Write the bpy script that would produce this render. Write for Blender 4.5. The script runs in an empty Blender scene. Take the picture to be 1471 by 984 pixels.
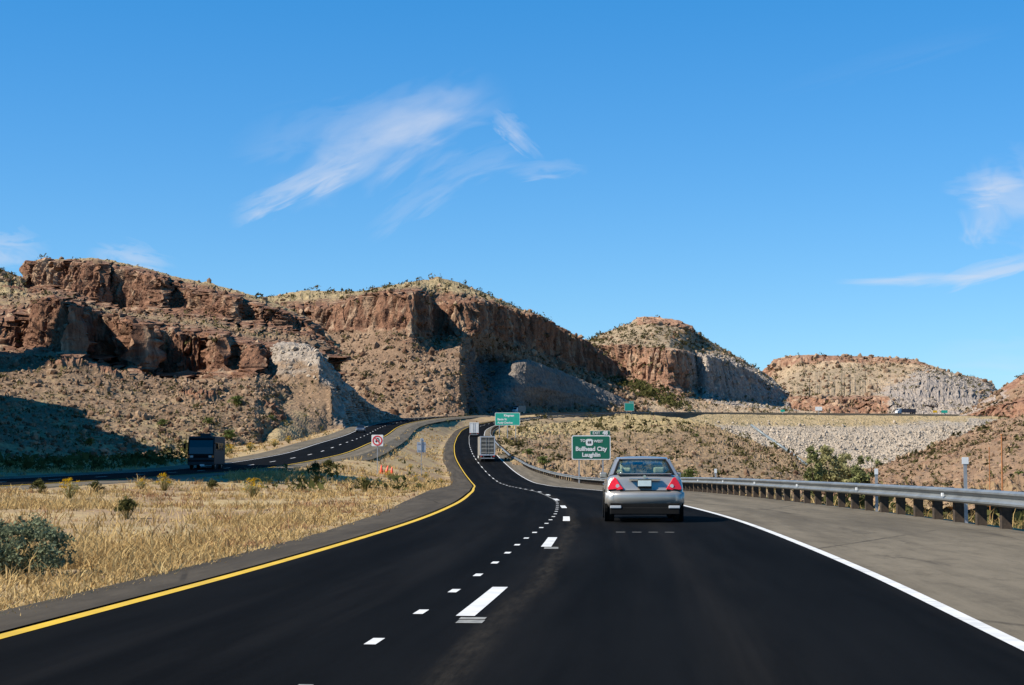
import bpy, bmesh, math, random
import numpy as np
from mathutils import Vector, Matrix
R = math.radians
rng = np.random.default_rng(7)
random.seed(7)
C = bpy.context.scene
COL = C.collection

# ------------------------------------------------------------------ camera, sky, sun, exposure
FPX, CX, CY, HOR = 2400.0, 735.5, 492.0, 668.0       # focal length and horizon of the photograph (pixels of 1471x984)
EYE = 1.25
PITCH = math.atan((HOR - CY) / FPX)
cam = bpy.data.cameras.new('camera')
cam.sensor_width = 36.0
cam.lens = 36.0 * FPX / 1471.0
cam.clip_start, cam.clip_end = 0.2, 30000
cam_o = bpy.data.objects.new('camera', cam)
COL.objects.link(cam_o)
cam_o.location = (0, 0, EYE)
cam_o.rotation_euler = (R(90) + PITCH, 0, 0)
C.camera = cam_o
C.render.engine = 'CYCLES'
SUN_EL, SUN_AZ = R(42), R(-110)                      # azimuth from +Y towards +X
SUN = Vector((math.sin(SUN_AZ) * math.cos(SUN_EL), math.cos(SUN_AZ) * math.cos(SUN_EL), math.sin(SUN_EL)))
sl = bpy.data.lights.new('sun', 'SUN')
sl.energy, sl.angle, sl.color = 5.0, R(0.5), (1.0, 0.93, 0.82)
sun_o = bpy.data.objects.new('sun', sl)
COL.objects.link(sun_o)
sun_o.rotation_euler = SUN.to_track_quat('Z', 'Y').to_euler()
C.view_settings.view_transform = 'Standard'
C.view_settings.look = 'None'
C.view_settings.exposure = 0.88
C.view_settings.gamma = 1.0
C.view_settings.use_curve_mapping = False
try:
    C.cycles.max_bounces = 6
    C.cycles.transparent_max_bounces = 12
except Exception:
    pass


class NT:
    """small node-tree writer"""
    def __init__(s, tree, k=1.0):
        s.t, s.k = tree, k          # k: overall reflectance of the surfaces written through this tree

    def n(s, kind, **kw):
        nd = s.t.nodes.new(kind)
        for k, v in kw.items():
            if k.startswith('i_'):
                key = k[2:]
                key = int(key) if key.isdigit() else key.replace('_', ' ')
                s.put(nd.inputs[key], v)
            else:
                setattr(nd, k, v)
        return nd

    def put(s, sock, v):
        if isinstance(v, bpy.types.NodeSocket):
            s.t.links.new(v, sock)
        elif isinstance(v, (tuple, list)) and len(v) == 3 and sock.type == 'RGBA':
            sock.default_value = (*(c * s.k for c in v), 1)
        else:
            sock.default_value = v

    def math(s, op, a, b=0.0, c=None, clamp=False):
        nd = s.t.nodes.new('ShaderNodeMath')
        nd.operation, nd.use_clamp = op, clamp
        s.put(nd.inputs[0], a)
        s.put(nd.inputs[1], b)
        if c is not None:
            s.put(nd.inputs[2], c)
        return nd.outputs[0]

    def mix(s, f, a, b, mode='MIX'):
        nd = s.t.nodes.new('ShaderNodeMix')
        nd.data_type, nd.blend_type = 'RGBA', mode
        s.put(nd.inputs[0], f)
        s.put(nd.inputs[6], a)
        s.put(nd.inputs[7], b)
        return nd.outputs[2]

    def ramp(s, f, lo, hi):
        nd = s.t.nodes.new('ShaderNodeMapRange')
        nd.interpolation_type = 'SMOOTHSTEP'
        s.put(nd.inputs[0], f)
        nd.inputs[1].default_value, nd.inputs[2].default_value = lo, hi
        return nd.outputs[0]

    def noise(s, vec, scale, detail=4, rough=0.6, dist=0.0):
        nd = s.t.nodes.new('ShaderNodeTexNoise')
        s.put(nd.inputs['Vector'], vec)
        nd.inputs['Scale'].default_value = scale
        nd.inputs['Detail'].default_value = detail
        nd.inputs['Roughness'].default_value = rough
        nd.inputs['Distortion'].default_value = dist
        return nd.outputs[0]

    def vscale(s, vec, sc):
        nd = s.t.nodes.new('ShaderNodeVectorMath')
        nd.operation = 'MULTIPLY'
        s.put(nd.inputs[0], vec)
        nd.inputs[1].default_value = sc
        return nd.outputs[0]


# world: Nishita sky and a few wisps of cirrus fixed in direction
W = bpy.data.worlds.new('World')
C.world = W
W.use_nodes = True
try:
    W.cycles.sampling_method, W.cycles.sample_map_resolution = 'MANUAL', 512
except Exception:
    pass
wt = W.node_tree
wt.nodes.clear()
w = NT(wt)
sky = w.n('ShaderNodeTexSky', sky_type='NISHITA', sun_disc=False, sun_elevation=SUN_EL, sun_rotation=SUN_AZ % (2 * math.pi),
          altitude=1000, air_density=1.0, dust_density=0.1, ozone_density=2.0)
hs = w.n('ShaderNodeHueSaturation', i_Saturation=1.48, i_Value=1.05, i_Hue=0.502, i_Color=sky.outputs[0])
gm = w.n('ShaderNodeGamma', i_Gamma=0.66, i_Color=hs.outputs[0])
tint = w.mix(1.0, gm.outputs[0], (0.66, 1.01, 1.31), 'MULTIPLY')
gen = w.n('ShaderNodeTexCoord').outputs['Generated']
sep = w.n('ShaderNodeSeparateXYZ', i_0=gen)
yy = w.math('MAXIMUM', sep.outputs[1], 0.05)
front = w.ramp(sep.outputs[1], 0.0, 0.3)
tx = w.math('DIVIDE', sep.outputs[0], yy)
tz = w.math('DIVIDE', sep.outputs[2], yy)
cov = None


def sky_at(px, py):
    u, v = (px - CX) / FPX, (CY - py) / FPX
    c, s = math.cos(PITCH), math.sin(PITCH)
    y = c - v * s
    return u / y, (s + v * c) / y


def wisp(px, py, length, width, deg, dens, fx, fy, seed):
    """a feathered streak: centre, half sizes in photo pixels, tilt, density, grain along and across"""
    global cov
    x0, z0 = sky_at(px, py)
    a = R(deg)
    dx, dz = w.math('SUBTRACT', tx, x0), w.math('SUBTRACT', tz, z0)
    u = w.math('ADD', w.math('MULTIPLY', dx, math.cos(a)), w.math('MULTIPLY', dz, math.sin(a)))
    v = w.math('SUBTRACT', w.math('MULTIPLY', dz, math.cos(a)), w.math('MULTIPLY', dx, math.sin(a)))
    u, v = w.math('MULTIPLY', u, FPX / length), w.math('MULTIPLY', v, FPX / width)
    vec = w.n('ShaderNodeCombineXYZ', i_0=w.math('MULTIPLY', u, fx), i_1=w.math('MULTIPLY', v, fy), i_2=seed).outputs[0]
    n1 = w.noise(vec, 0.9, 4, 0.5, 0.6)
    n2 = w.noise(vec, 0.9, 3, 0.55, 0.6)
    vv = w.math('ADD', v, w.math('MULTIPLY', w.math('SUBTRACT', n2, 0.5), 2.6))
    r2 = w.math('ADD', w.math('MULTIPLY', u, u), w.math('MULTIPLY', vv, vv))
    env = w.ramp(r2, 1.15, -0.15)
    d = w.math('MULTIPLY', w.math('MULTIPLY', env, w.ramp(n1, 0.1, 1.0)), dens)
    cov = d if cov is None else w.math('ADD', cov, d)


wisp(430, 270, 110, 24, 24, 1.35, 1.6, 1.6, 3.1)
wisp(545, 208, 185, 62, 28, 0.7, 1.5, 1.5, 9.4)
wisp(590, 180, 120, 42, 24, 0.35, 1.8, 1.4, 11.4)
wisp(470, 185, 150, 40, 14, 0.3, 1.5, 1.3, 14.2)
wisp(620, 160, 120, 40, 12, 0.35, 1.5, 1.3, 17.7)
wisp(732, 180, 34, 17, -40, 0.75, 1.2, 1.5, 21.0)
wisp(752, 205, 40, 12, -38, 0.55, 1.2, 1.4, 24.0)
wisp(600, 290, 90, 26, 32, 0.36, 1.4, 2.0, 28.0)
wisp(690, 235, 80, 24, 18, 0.3, 1.4, 2.0, 33.0)
wisp(785, 243, 60, 16, 4, 0.5, 1.4, 1.6, 38.0)
wisp(1320, 402, 120, 10, 1, 1.2, 1.0, 0.8, 41.0)
wisp(1430, 386, 110, 16, 13, 1.0, 1.2, 1.2, 43.5)
wisp(1465, 300, 95, 75, -35, 1.0, 1.6, 1.6, 47.5)
wisp(1420, 265, 70, 22, 5, 0.7, 1.4, 2.0, 51.0)
wisp(8, 362, 65, 32, -6, 1.2, 1.4, 1.8, 57.0)
wisp(190, 372, 66, 24, -12, 1.0, 1.4, 1.8, 61.0)
wisp(1280, 85, 190, 20, 16, 0.06, 1.2, 2.0, 66.0)
wisp(1440, 520, 120, 45, 0, 0.35, 1.2, 2.0, 71.0)
cov = w.math('MINIMUM', w.math('MULTIPLY', cov, w.math('MULTIPLY', front, 0.78)), 0.85)
skyc = w.mix(cov, tint, (3.4, 3.65, 4.2))
bg = w.n('ShaderNodeBackground', i_Strength=0.112, i_Color=skyc)
out = w.n('ShaderNodeOutputWorld', i_Surface=bg.outputs[0])


# ------------------------------------------------------------------ helpers
def tag(o, label=None, cat=None, group=None, kind=None):
    if label: o['label'] = label
    if cat: o['category'] = cat
    if group: o['group'] = group
    if kind: o['kind'] = kind
    return o


def thing(name, label, cat, loc=(0, 0, 0), rz=0.0, group=None):
    o = bpy.data.objects.new(name, None)
    o.empty_display_size = 0.3
    COL.objects.link(o)
    o.location = loc
    o.rotation_euler = (0, 0, rz)
    return tag(o, label, cat, group)


def link(name, me, parent=None):
    o = bpy.data.objects.new(name, me)
    COL.objects.link(o)
    if parent is not None:
        o.parent = parent
    return o


def fast_mesh(name, verts, faces, mat, smooth=False):
    """faces: (n,3) or (n,4) int array"""
    me = bpy.data.meshes.new(name)
    verts = np.asarray(verts, np.float32)
    faces = np.asarray(faces, np.int32)
    k = faces.shape[1]
    me.vertices.add(len(verts))
    me.vertices.foreach_set('co', verts.ravel())
    me.loops.add(faces.size)
    me.loops.foreach_set('vertex_index', faces.ravel())
    me.polygons.add(len(faces))
    me.polygons.foreach_set('loop_start', np.arange(0, faces.size, k, dtype=np.int32))
    me.polygons.foreach_set('use_smooth', np.full(len(faces), smooth))
    me.update(calc_edges=True)
    if mat: me.materials.append(mat)
    return me


def vattr(me, name, vals):
    a = me.attributes.new(name, 'FLOAT', 'POINT')
    a.data.foreach_set('value', np.asarray(vals, np.float32).ravel())


def cattr(me, name, rgba):
    a = me.attributes.new(name, 'FLOAT_COLOR', 'POINT')
    a.data.foreach_set('color', np.asarray(rgba, np.float32).ravel())


def copy_tree(o, parent=None):
    c = o.copy()
    COL.objects.link(c)
    if parent is not None: c.parent = parent
    for ch in list(o.children): copy_tree(ch, c)
    return c


class MB:
    """collects shapes and links them as one mesh object"""
    def __init__(s):
        s.v, s.f = [], []

    def add(s, vs, fs):
        b = len(s.v)
        s.v += [tuple(p) for p in vs]
        s.f += [tuple(i + b for i in f) for f in fs]
        return s

    def box(s, c, d, rz=0.0, taper=1.0):
        x, y, z = d[0] / 2, d[1] / 2, d[2] / 2
        vs = []
        for sz in (-1, 1):
            t = taper if sz > 0 else 1
            for sx, sy in ((-1, -1), (1, -1), (1, 1), (-1, 1)):
                px, py = sx * x * t, sy * y * t
                vs.append((c[0] + px * math.cos(rz) - py * math.sin(rz), c[1] + px * math.sin(rz) + py * math.cos(rz), c[2] + sz * z))
        return s.add(vs, [(3, 2, 1, 0), (4, 5, 6, 7), (0, 1, 5, 4), (1, 2, 6, 5), (2, 3, 7, 6), (3, 0, 4, 7)])

    def cyl(s, p0, p1, r0, r1=None, n=12, caps=True):
        p0, p1 = Vector(p0), Vector(p1)
        r1 = r0 if r1 is None else r1
        d = (p1 - p0).normalized()
        a = d.orthogonal().normalized()
        b = d.cross(a)
        vs = [p0 + (a * math.cos(t) + b * math.sin(t)) * r0 for t in (2 * math.pi * i / n for i in range(n))]
        vs += [p1 + (a * math.cos(t) + b * math.sin(t)) * r1 for t in (2 * math.pi * i / n for i in range(n))]
        fs = [(i, (i + 1) % n, n + (i + 1) % n, n + i) for i in range(n)]
        if caps: fs += [tuple(range(n - 1, -1, -1)), tuple(range(n, 2 * n))]
        return s.add(vs, fs)

    def prism_xz(s, pts, y0, y1):
        """outline in x,z pushed along y"""
        n = len(pts)
        vs = [(x, y0, z) for x, z in pts] + [(x, y1, z) for x, z in pts]
        return s.add(vs, [tuple(range(n)), tuple(range(2 * n - 1, n - 1, -1))] + [(i, n + i, n + (i + 1) % n, (i + 1) % n) for i in range(n)])

    def prism_yz(s, pts, x0, x1):
        n = len(pts)
        vs = [(x0, y, z) for y, z in pts] + [(x1, y, z) for y, z in pts]
        return s.add(vs, [tuple(range(n)), tuple(range(2 * n - 1, n - 1, -1))] + [(i, n + i, n + (i + 1) % n, (i + 1) % n) for i in range(n)])

    def loft(s, rings, closed=True, caps=True):
        n = len(rings[0])
        vs = [p for r in rings for p in r]
        fs = []
        for j in range(len(rings) - 1):
            for i in range(n if closed else n - 1):
                fs.append((j * n + i, j * n + (i + 1) % n, (j + 1) * n + (i + 1) % n, (j + 1) * n + i))
        if caps:
            fs += [tuple(range(n - 1, -1, -1)), tuple(range((len(rings) - 1) * n, len(rings) * n))]
        return s.add(vs, fs)

    def mesh(s, name, mat, smooth=False):
        me = bpy.data.meshes.new(name)
        me.from_pydata(s.v, [], s.f)
        bm = bmesh.new()
        bm.from_mesh(me)
        bmesh.ops.recalc_face_normals(bm, faces=bm.faces)
        bm.to_mesh(me)
        bm.free()
        if smooth:
            me.polygons.foreach_set('use_smooth', [True] * len(me.polygons))
        me.materials.append(mat)
        me.update()
        return me

    def build(s, name, mat, parent=None, smooth=False, bevel=0.0, subsurf=0, seg=2):
        o = link(name, s.mesh(name, mat, smooth), parent)
        if bevel:
            m = o.modifiers.new('bevel', 'BEVEL')
            m.width, m.segments, m.limit_method = bevel, seg, 'ANGLE'
        if subsurf:
            m = o.modifiers.new('subsurf', 'SUBSURF')
            m.levels = m.render_levels = subsurf
        return o


# gradient noise on numpy arrays
_G = rng.normal(size=(512, 3))
_G /= np.linalg.norm(_G, axis=1)[:, None]


def pnoise(x, y, z, seed=0):
    x, y, z = (np.asarray(a, np.float64) for a in (x, y, z))
    x, y, z = np.broadcast_arrays(x, y, z)
    ix, iy, iz = np.floor(x).astype(np.int64), np.floor(y).astype(np.int64), np.floor(z).astype(np.int64)
    fx, fy, fz = x - ix, y - iy, z - iz
    u, v, t = (a * a * a * (a * (a * 6 - 15) + 10) for a in (fx, fy, fz))

    def g(a, b, c):
        h = ((ix + a) * 73856093) ^ ((iy + b) * 19349663) ^ ((iz + c) * 83492791) ^ (seed * 2654435)
        h = (h ^ (h >> 13)) * 1274126177
        gr = _G[(h ^ (h >> 16)) & 511]
        return gr[..., 0] * (fx - a) + gr[..., 1] * (fy - b) + gr[..., 2] * (fz - c)
    x00 = g(0, 0, 0) * (1 - u) + g(1, 0, 0) * u
    x10 = g(0, 1, 0) * (1 - u) + g(1, 1, 0) * u
    x01 = g(0, 0, 1) * (1 - u) + g(1, 0, 1) * u
    x11 = g(0, 1, 1) * (1 - u) + g(1, 1, 1) * u
    return ((x00 * (1 - v) + x10 * v) * (1 - t) + (x01 * (1 - v) + x11 * v) * t) * 1.7


def fbm(x, y, z, octv=4, seed=0, ridged=False):
    r, a, tot = 0.0, 1.0, 0.0
    for o in range(octv):
        n = pnoise(x * 2 ** o, y * 2 ** o, z * 2 ** o, seed + o * 17)
        r = r + a * ((1 - 2 * np.abs(n)) if ridged else n)
        tot += a
        a *= 0.5
    return r / tot


def at(px, py, d):
    """bearing and elevation measured on the photograph -> point at forward distance d (metres)"""
    u, v = (px - CX) / FPX, (CY - py) / FPX
    c, s = math.cos(PITCH), math.sin(PITCH)
    y = c - v * s
    return np.array([u / y * d, d, EYE + (s + v * c) / y * d])


def sstep(a, b, x):
    t = np.clip((x - a) / (b - a), 0, 1)
    return t * t * (3 - 2 * t)


# ------------------------------------------------------------------ materials
ALB = 0.79


def principled(name, color=(0.5, 0.5, 0.5), rough=0.6, metal=0.0, spec=0.5, coat=0.0):
    m = bpy.data.materials.new(name)
    m.use_nodes = True
    b = m.node_tree.nodes['Principled BSDF']
    b.inputs['Base Color'].default_value = (*color, 1)
    b.inputs['Roughness'].default_value = rough
    b.inputs['Metallic'].default_value = metal
    b.inputs['Specular IOR Level'].default_value = spec
    b.inputs['Coat Weight'].default_value = coat
    b.inputs['Coat Roughness'].default_value = 0.05
    return m, NT(m.node_tree, ALB), b


def grainy(name, color, rough=0.6, metal=0.0, spec=0.5, amount=0.25, scale=6.0, coat=0.0, dirt=None, bump=0.0):
    """paint, metal, timber: base colour with uneven wear"""
    m, t, b = principled(name, color, rough, metal, spec, coat)
    co = t.n('ShaderNodeTexCoord').outputs['Object']
    n = t.noise(co, scale, 5, 0.65)
    dk = tuple(c * (1 - amount) for c in color)
    lt = tuple(min(1, c * (1 + amount)) for c in color)
    c = t.mix(t.ramp(n, 0.3, 0.7), dk, lt)
    if dirt:
        c = t.mix(t.math('MULTIPLY', t.ramp(t.noise(co, scale * 0.4, 4, 0.7), 0.5, 0.75), 0.5), c, dirt)
    t.put(b.inputs['Base Color'], c)
    t.put(b.inputs['Roughness'], t.math('ADD', rough - 0.08, t.math('MULTIPLY', n, 0.16)))
    if bump:
        bp = t.n('ShaderNodeBump', i_Strength=bump, i_Distance=0.01, i_Height=n)
        t.put(b.inputs['Normal'], bp.outputs[0])
    return m


def terrain_material(name, talus, talus2, brick, brick2, tan, grass, grass2, grey, grey2, bush=(0.075, 0.08, 0.032)):
    """attributes: zc cliff, zg grass, zk grey cut; the rest is talus. Rock beds, boulders and stains are noise in metres."""
    m, t, b = principled(name, rough=0.95, spec=0.1)
    pos = t.n('ShaderNodeNewGeometry').outputs['Position']
    big = t.noise(pos, 0.035, 4, 0.6)
    mid = t.noise(pos, 0.22, 5, 0.7)
    fine = t.noise(pos, 1.1, 4, 0.75)
    # talus: dirt with stones
    vor = t.n('ShaderNodeTexVoronoi', i_Vector=pos, i_Scale=0.75, feature='F1')
    stone = t.ramp(vor.outputs['Distance'], 0.42, 0.2)
    tal = t.mix(t.ramp(big, 0.35, 0.65), talus, talus2)
    tal = t.mix(t.math('MULTIPLY', t.ramp(fine, 0.5, 0.75), 0.55), tal, tuple(c * 0.45 for c in talus))
    tal = t.mix(t.math('MULTIPLY', t.ramp(mid, 0.55, 0.7), 0.5), tal, tuple(c * 1.4 for c in talus2))
    tal = t.mix(t.math('MULTIPLY', stone, 0.5), tal, t.mix(vor.outputs['Color'], brick, tan))
    # cliff: upright bands and level beds
    up = t.noise(t.vscale(pos, (1, 1, 0.12)), 0.35, 5, 0.7)
    bed = t.noise(t.vscale(pos, (0.12, 0.12, 1)), 0.45, 4, 0.6)
    cl = t.mix(t.ramp(up, 0.34, 0.66), brick2, brick)
    cl = t.mix(t.math('MULTIPLY', t.ramp(bed, 0.55, 0.75), 0.25), cl, tan)
    cl = t.mix(t.math('MULTIPLY', t.ramp(t.noise(t.vscale(pos, (1, 1, 0.2)), 0.16, 4, 0.65), 0.5, 0.68), 0.7), cl, tan)
    cl = t.mix(t.math('MULTIPLY', t.ramp(t.noise(t.vscale(pos, (1, 1, 0.3)), 0.9, 5, 0.75), 0.52, 0.72), 0.6), cl, tuple(c * 0.4 for c in brick2))
    # grass on the flats
    gr = t.mix(t.ramp(mid, 0.35, 0.65), grass2, grass)
    v2 = t.n('ShaderNodeTexVoronoi', i_Vector=pos, i_Scale=0.33, feature='F1', i_Randomness=1.0)
    spot = t.math('MULTIPLY', t.ramp(v2.outputs['Distance'], 0.34, 0.2), t.ramp(t.noise(pos, 0.09, 3, 0.6), 0.35, 0.6))
    gr = t.mix(t.math('MULTIPLY', t.ramp(fine, 0.5, 0.7), 0.6), gr, talus)
    gr = t.mix(t.math('MULTIPLY', spot, 0.85), gr, bush)
    # grey broken rock
    gk = t.mix(t.ramp(t.noise(pos, 0.5, 6, 0.75), 0.35, 0.65), grey2, grey)
    v3 = t.n('ShaderNodeTexVoronoi', i_Vector=t.vscale(pos, (1, 1, 0.7)), i_Scale=0.6, feature='DISTANCE_TO_EDGE')
    gk = t.mix(t.math('MULTIPLY', t.ramp(v3.outputs['Distance'], 0.10, 0.0), 0.25), gk, tuple(c * 0.4 for c in grey2))
    gk = t.mix(t.math('MULTIPLY', t.ramp(bed, 0.5, 0.7), 0.4), gk, talus2)

    def at_(nm):
        return t.n('ShaderNodeAttribute', attribute_name=nm, attribute_type='GEOMETRY').outputs['Fac']
    edge = t.math('MULTIPLY', t.math('SUBTRACT', t.noise(pos, 0.12, 5, 0.7), 0.5), 1.2)

    def msk(nm):
        a = at_(nm)
        inside = t.math('MULTIPLY', t.math('MULTIPLY', a, t.math('SUBTRACT', 1.0, a)), 4.0)
        return t.ramp(t.math('ADD', a, t.math('MULTIPLY', edge, inside)), 0.35, 0.65)
    col = t.mix(msk('zg'), tal, gr)
    col = t.mix(msk('zc'), col, cl)
    col = t.mix(msk('zk'), col, gk)
    t.put(b.inputs['Base Color'], col)
    h = t.math('ADD', t.math('MULTIPLY', fine, 0.6), t.math('MULTIPLY', stone, 0.4))
    bp = t.n('ShaderNodeBump', i_Strength=0.9, i_Distance=0.6, i_Height=h)
    t.put(b.inputs['Normal'], bp.outputs[0])
    return m


MESA = terrain_material('mesa_rock', (0.165, 0.107, 0.065), (0.235, 0.16, 0.10), (0.27, 0.142, 0.085), (0.11, 0.056, 0.036), (0.46, 0.33, 0.215),
                        (0.40, 0.31, 0.17), (0.27, 0.205, 0.11), (0.43, 0.365, 0.295), (0.25, 0.205, 0.165))
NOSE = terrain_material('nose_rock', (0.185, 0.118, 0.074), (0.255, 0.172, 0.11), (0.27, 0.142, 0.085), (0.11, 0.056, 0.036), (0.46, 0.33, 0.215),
                        (0.40, 0.31, 0.17), (0.27, 0.205, 0.11), (0.15, 0.128, 0.11), (0.085, 0.074, 0.065))  # variant of mesa_rock, grey darkened for the shaded side of the nose
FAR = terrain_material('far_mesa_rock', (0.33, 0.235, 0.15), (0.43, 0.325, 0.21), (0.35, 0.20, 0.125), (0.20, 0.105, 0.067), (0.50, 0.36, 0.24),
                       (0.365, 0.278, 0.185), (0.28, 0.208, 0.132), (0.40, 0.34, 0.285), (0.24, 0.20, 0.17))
CUT = terrain_material('road_cut_rock', (0.29, 0.21, 0.14), (0.35, 0.26, 0.175), (0.25, 0.16, 0.11), (0.14, 0.1, 0.075), (0.4, 0.3, 0.2),
                       (0.37, 0.28, 0.16), (0.27, 0.2, 0.11), (0.23, 0.195, 0.162), (0.13, 0.112, 0.096))
FILL = terrain_material('rock_fill', (0.37, 0.31, 0.245), (0.43, 0.365, 0.285), (0.36, 0.3, 0.24), (0.25, 0.21, 0.165), (0.46, 0.4, 0.32),
                        (0.45, 0.335, 0.18), (0.36, 0.265, 0.14), (0.50, 0.41, 0.31), (0.36, 0.29, 0.215))
SPUR = terrain_material('brushy_slope', (0.20, 0.137, 0.078), (0.285, 0.198, 0.115), (0.32, 0.18, 0.11), (0.19, 0.1, 0.06), (0.45, 0.34, 0.22),
                        (0.48, 0.365, 0.18), (0.33, 0.245, 0.12), (0.45, 0.38, 0.32), (0.28, 0.22, 0.19))
REDHILL = terrain_material('red_hillside', (0.21, 0.13, 0.078), (0.295, 0.195, 0.12), (0.33, 0.185, 0.115), (0.21, 0.105, 0.068), (0.47, 0.32, 0.215),
                           (0.37, 0.275, 0.14), (0.25, 0.175, 0.09), (0.45, 0.38, 0.32), (0.28, 0.22, 0.19))

# dry soil and straw between the roads
SOIL, t, b = principled('dry_soil', rough=0.95, spec=0.1)
pos = t.n('ShaderNodeNewGeometry').outputs['Position']
n1, n2, n3 = t.noise(pos, 0.16, 5, 0.65), t.noise(pos, 1.3, 5, 0.7), t.noise(pos, 9.0, 4, 0.7)
c = t.mix(t.ramp(n1, 0.38, 0.62), (0.31, 0.21, 0.125), (0.43, 0.32, 0.165))
c = t.mix(t.math('MULTIPLY', t.ramp(n2, 0.5, 0.72), 0.55), c, (0.20, 0.13, 0.078))
c = t.mix(t.math('MULTIPLY', t.ramp(n3, 0.55, 0.75), 0.6), c, (0.55, 0.45, 0.27))
c = t.mix(t.math('MULTIPLY', t.ramp(n3, 0.42, 0.25), 0.6), c, (0.14, 0.095, 0.06))
t.put(b.inputs['Base Color'], c)
t.put(b.inputs['Normal'], t.n('ShaderNodeBump', i_Strength=0.8, i_Distance=0.06, i_Height=t.math('ADD', n2, n3)).outputs[0])


def asphalt(name, base, var, rough, spec, dirt=False, tone=None, streak=0.5):
    """uv: u metres from the yellow line, v metres along the road"""
    m, t, b = principled(name, base, rough, 0, spec)
    uv = t.n('ShaderNodeUVMap', uv_map='road').outputs[0]
    pos = t.n('ShaderNodeNewGeometry').outputs['Position']
    sp = t.n('ShaderNodeSeparateXYZ', i_0=uv)
    fine = t.noise(pos, 30.0, 3, 0.8)
    patch = t.noise(t.vscale(uv, (1.0, 0.06, 1)), 1.1, 5, 0.65)
    c = t.mix(t.ramp(patch, 0.3, 0.7), tuple(v * (1 - var) for v in base), tuple(v * (1 + var) for v in base))
    c = t.mix(t.math('MULTIPLY', t.ramp(fine, 0.5, 0.8), streak), c, tuple(min(1, v * 1.9) for v in base))
    if tone:
        mott = t.noise(t.vscale(uv, (1.0, 0.35, 1)), 2.2, 6, 0.75)
        c = t.mix(t.math('MULTIPLY', t.ramp(mott, 0.45, 0.7), 0.6), c, tuple(v * 0.6 for v in base))
        c = t.mix(t.math('MULTIPLY', t.ramp(mott, 0.42, 0.25), 0.5), c, tuple(v * 1.35 for v in base))
        grit = t.noise(pos, 14.0, 4, 0.8)
        c = t.mix(t.math('MULTIPLY', t.ramp(grit, 0.56, 0.72), 0.5), c, tuple(v * 1.6 for v in base))
        c = t.mix(t.math('MULTIPLY', t.ramp(grit, 0.44, 0.3), 0.5), c, tuple(v * 0.5 for v in base))
        crack = t.noise(t.vscale(uv, (1.3, 0.14, 1)), 1.0, 6, 0.7, 0.8)
        c = t.mix(t.math('MULTIPLY', t.ramp(crack, 0.57, 0.68), 0.65), c, tone)
        vo = t.n('ShaderNodeTexVoronoi', i_Vector=t.vscale(uv, (0.16, 0.055, 1)), i_Scale=1.0, feature='DISTANCE_TO_EDGE')
        c = t.mix(t.math('MULTIPLY', t.math('MULTIPLY', t.ramp(vo.outputs['Distance'], 0.007, 0.002), t.ramp(patch, 0.42, 0.6)), 0.75), c, tuple(v * 0.25 for v in base))
    if dirt:
        wob = t.math('MULTIPLY', t.math('SUBTRACT', t.noise(t.vscale(uv, (0.0, 0.12, 1)), 1.0, 3, 0.5), 0.5), 0.5)
        off = t.math('ADD', sp.outputs[0], wob)
        band = t.math('MULTIPLY', t.ramp(off, 3.3, 3.45), t.ramp(off, 3.72, 3.5))
        gate = t.math('MULTIPLY', t.ramp(sp.outputs[1], 1.0, 9.0), t.ramp(sp.outputs[1], 110.0, 60.0))
        spk = t.noise(t.vscale(uv, (5, 0.6, 1)), 1.6, 6, 0.8)
        c = t.mix(t.math('MULTIPLY', t.math('MULTIPLY', band, gate), t.ramp(spk, 0.25, 0.9)), c, (0.042, 0.036, 0.028))
        wp = t.math('ABSOLUTE', t.math('SUBTRACT', t.math('MODULO', t.math('ADD', sp.outputs[0], 0.95), 1.8), 0.9))
        c = t.mix(t.math('MULTIPLY', t.math('MULTIPLY', t.ramp(wp, 0.55, 0.1), t.ramp(patch, 0.3, 0.75)), 0.5), c, (0.0125, 0.012, 0.0118))
        dust = t.noise(t.vscale(uv, (1.6, 0.02, 1)), 1.0, 4, 0.6)
        c = t.mix(t.math('MULTIPLY', t.ramp(dust, 0.5, 0.75), 0.15), c, (0.04, 0.035, 0.03))
    t.put(b.inputs['Base Color'], c)
    t.put(b.inputs['Normal'], t.n('ShaderNodeBump', i_Strength=0.25, i_Distance=0.008, i_Height=fine).outputs[0])
    return m


ASPHALT = asphalt('new_asphalt', (0.005, 0.0053, 0.0058), 0.35, 0.95, 0.02, dirt=True)
ASPHALT2 = asphalt('new_asphalt_far', (0.0058, 0.0062, 0.0068), 0.3, 0.95, 0.02)
SHOULDER = asphalt('old_shoulder_asphalt', (0.145, 0.121, 0.087), 0.3, 0.95, 0.1, tone=(0.058, 0.048, 0.036), streak=0.3)
SHOULDER2 = asphalt('left_shoulder_asphalt', (0.072, 0.059, 0.043), 0.35, 0.95, 0.1, tone=(0.05, 0.043, 0.035), streak=0.3)
YELLOW = grainy('yellow_road_paint', (0.66, 0.41, 0.004), 0.6, amount=0.12, scale=2.0)
WHITE = grainy('white_road_paint', (0.66, 0.65, 0.62), 0.7, amount=0.12, scale=3.0, dirt=(0.2, 0.19, 0.175))
WORN = grainy('worn_white_paint', (0.25, 0.24, 0.21), 0.7, amount=0.3, scale=8.0)
GALV = grainy('galvanised_steel', (0.27, 0.29, 0.295), 0.5, 0.6, amount=0.15, scale=1.2)
POSTWOOD = grainy('creosoted_timber', (0.05, 0.033, 0.02), 0.9, amount=0.5, scale=9.0, bump=0.4)
SIGNGREEN = grainy('green_sign_sheeting', (0.0, 0.135, 0.08), 0.5, amount=0.06, scale=0.8)
SIGNTEAL = grainy('hazed_green_sheeting', (0.01, 0.36, 0.27), 0.5, amount=0.1, scale=0.8)  # distance haze put into the colour: sign green lifted to teal
SIGNWHITE = grainy('white_sign_sheeting', (0.78, 0.80, 0.80), 0.5, amount=0.04, scale=1.0)
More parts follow.
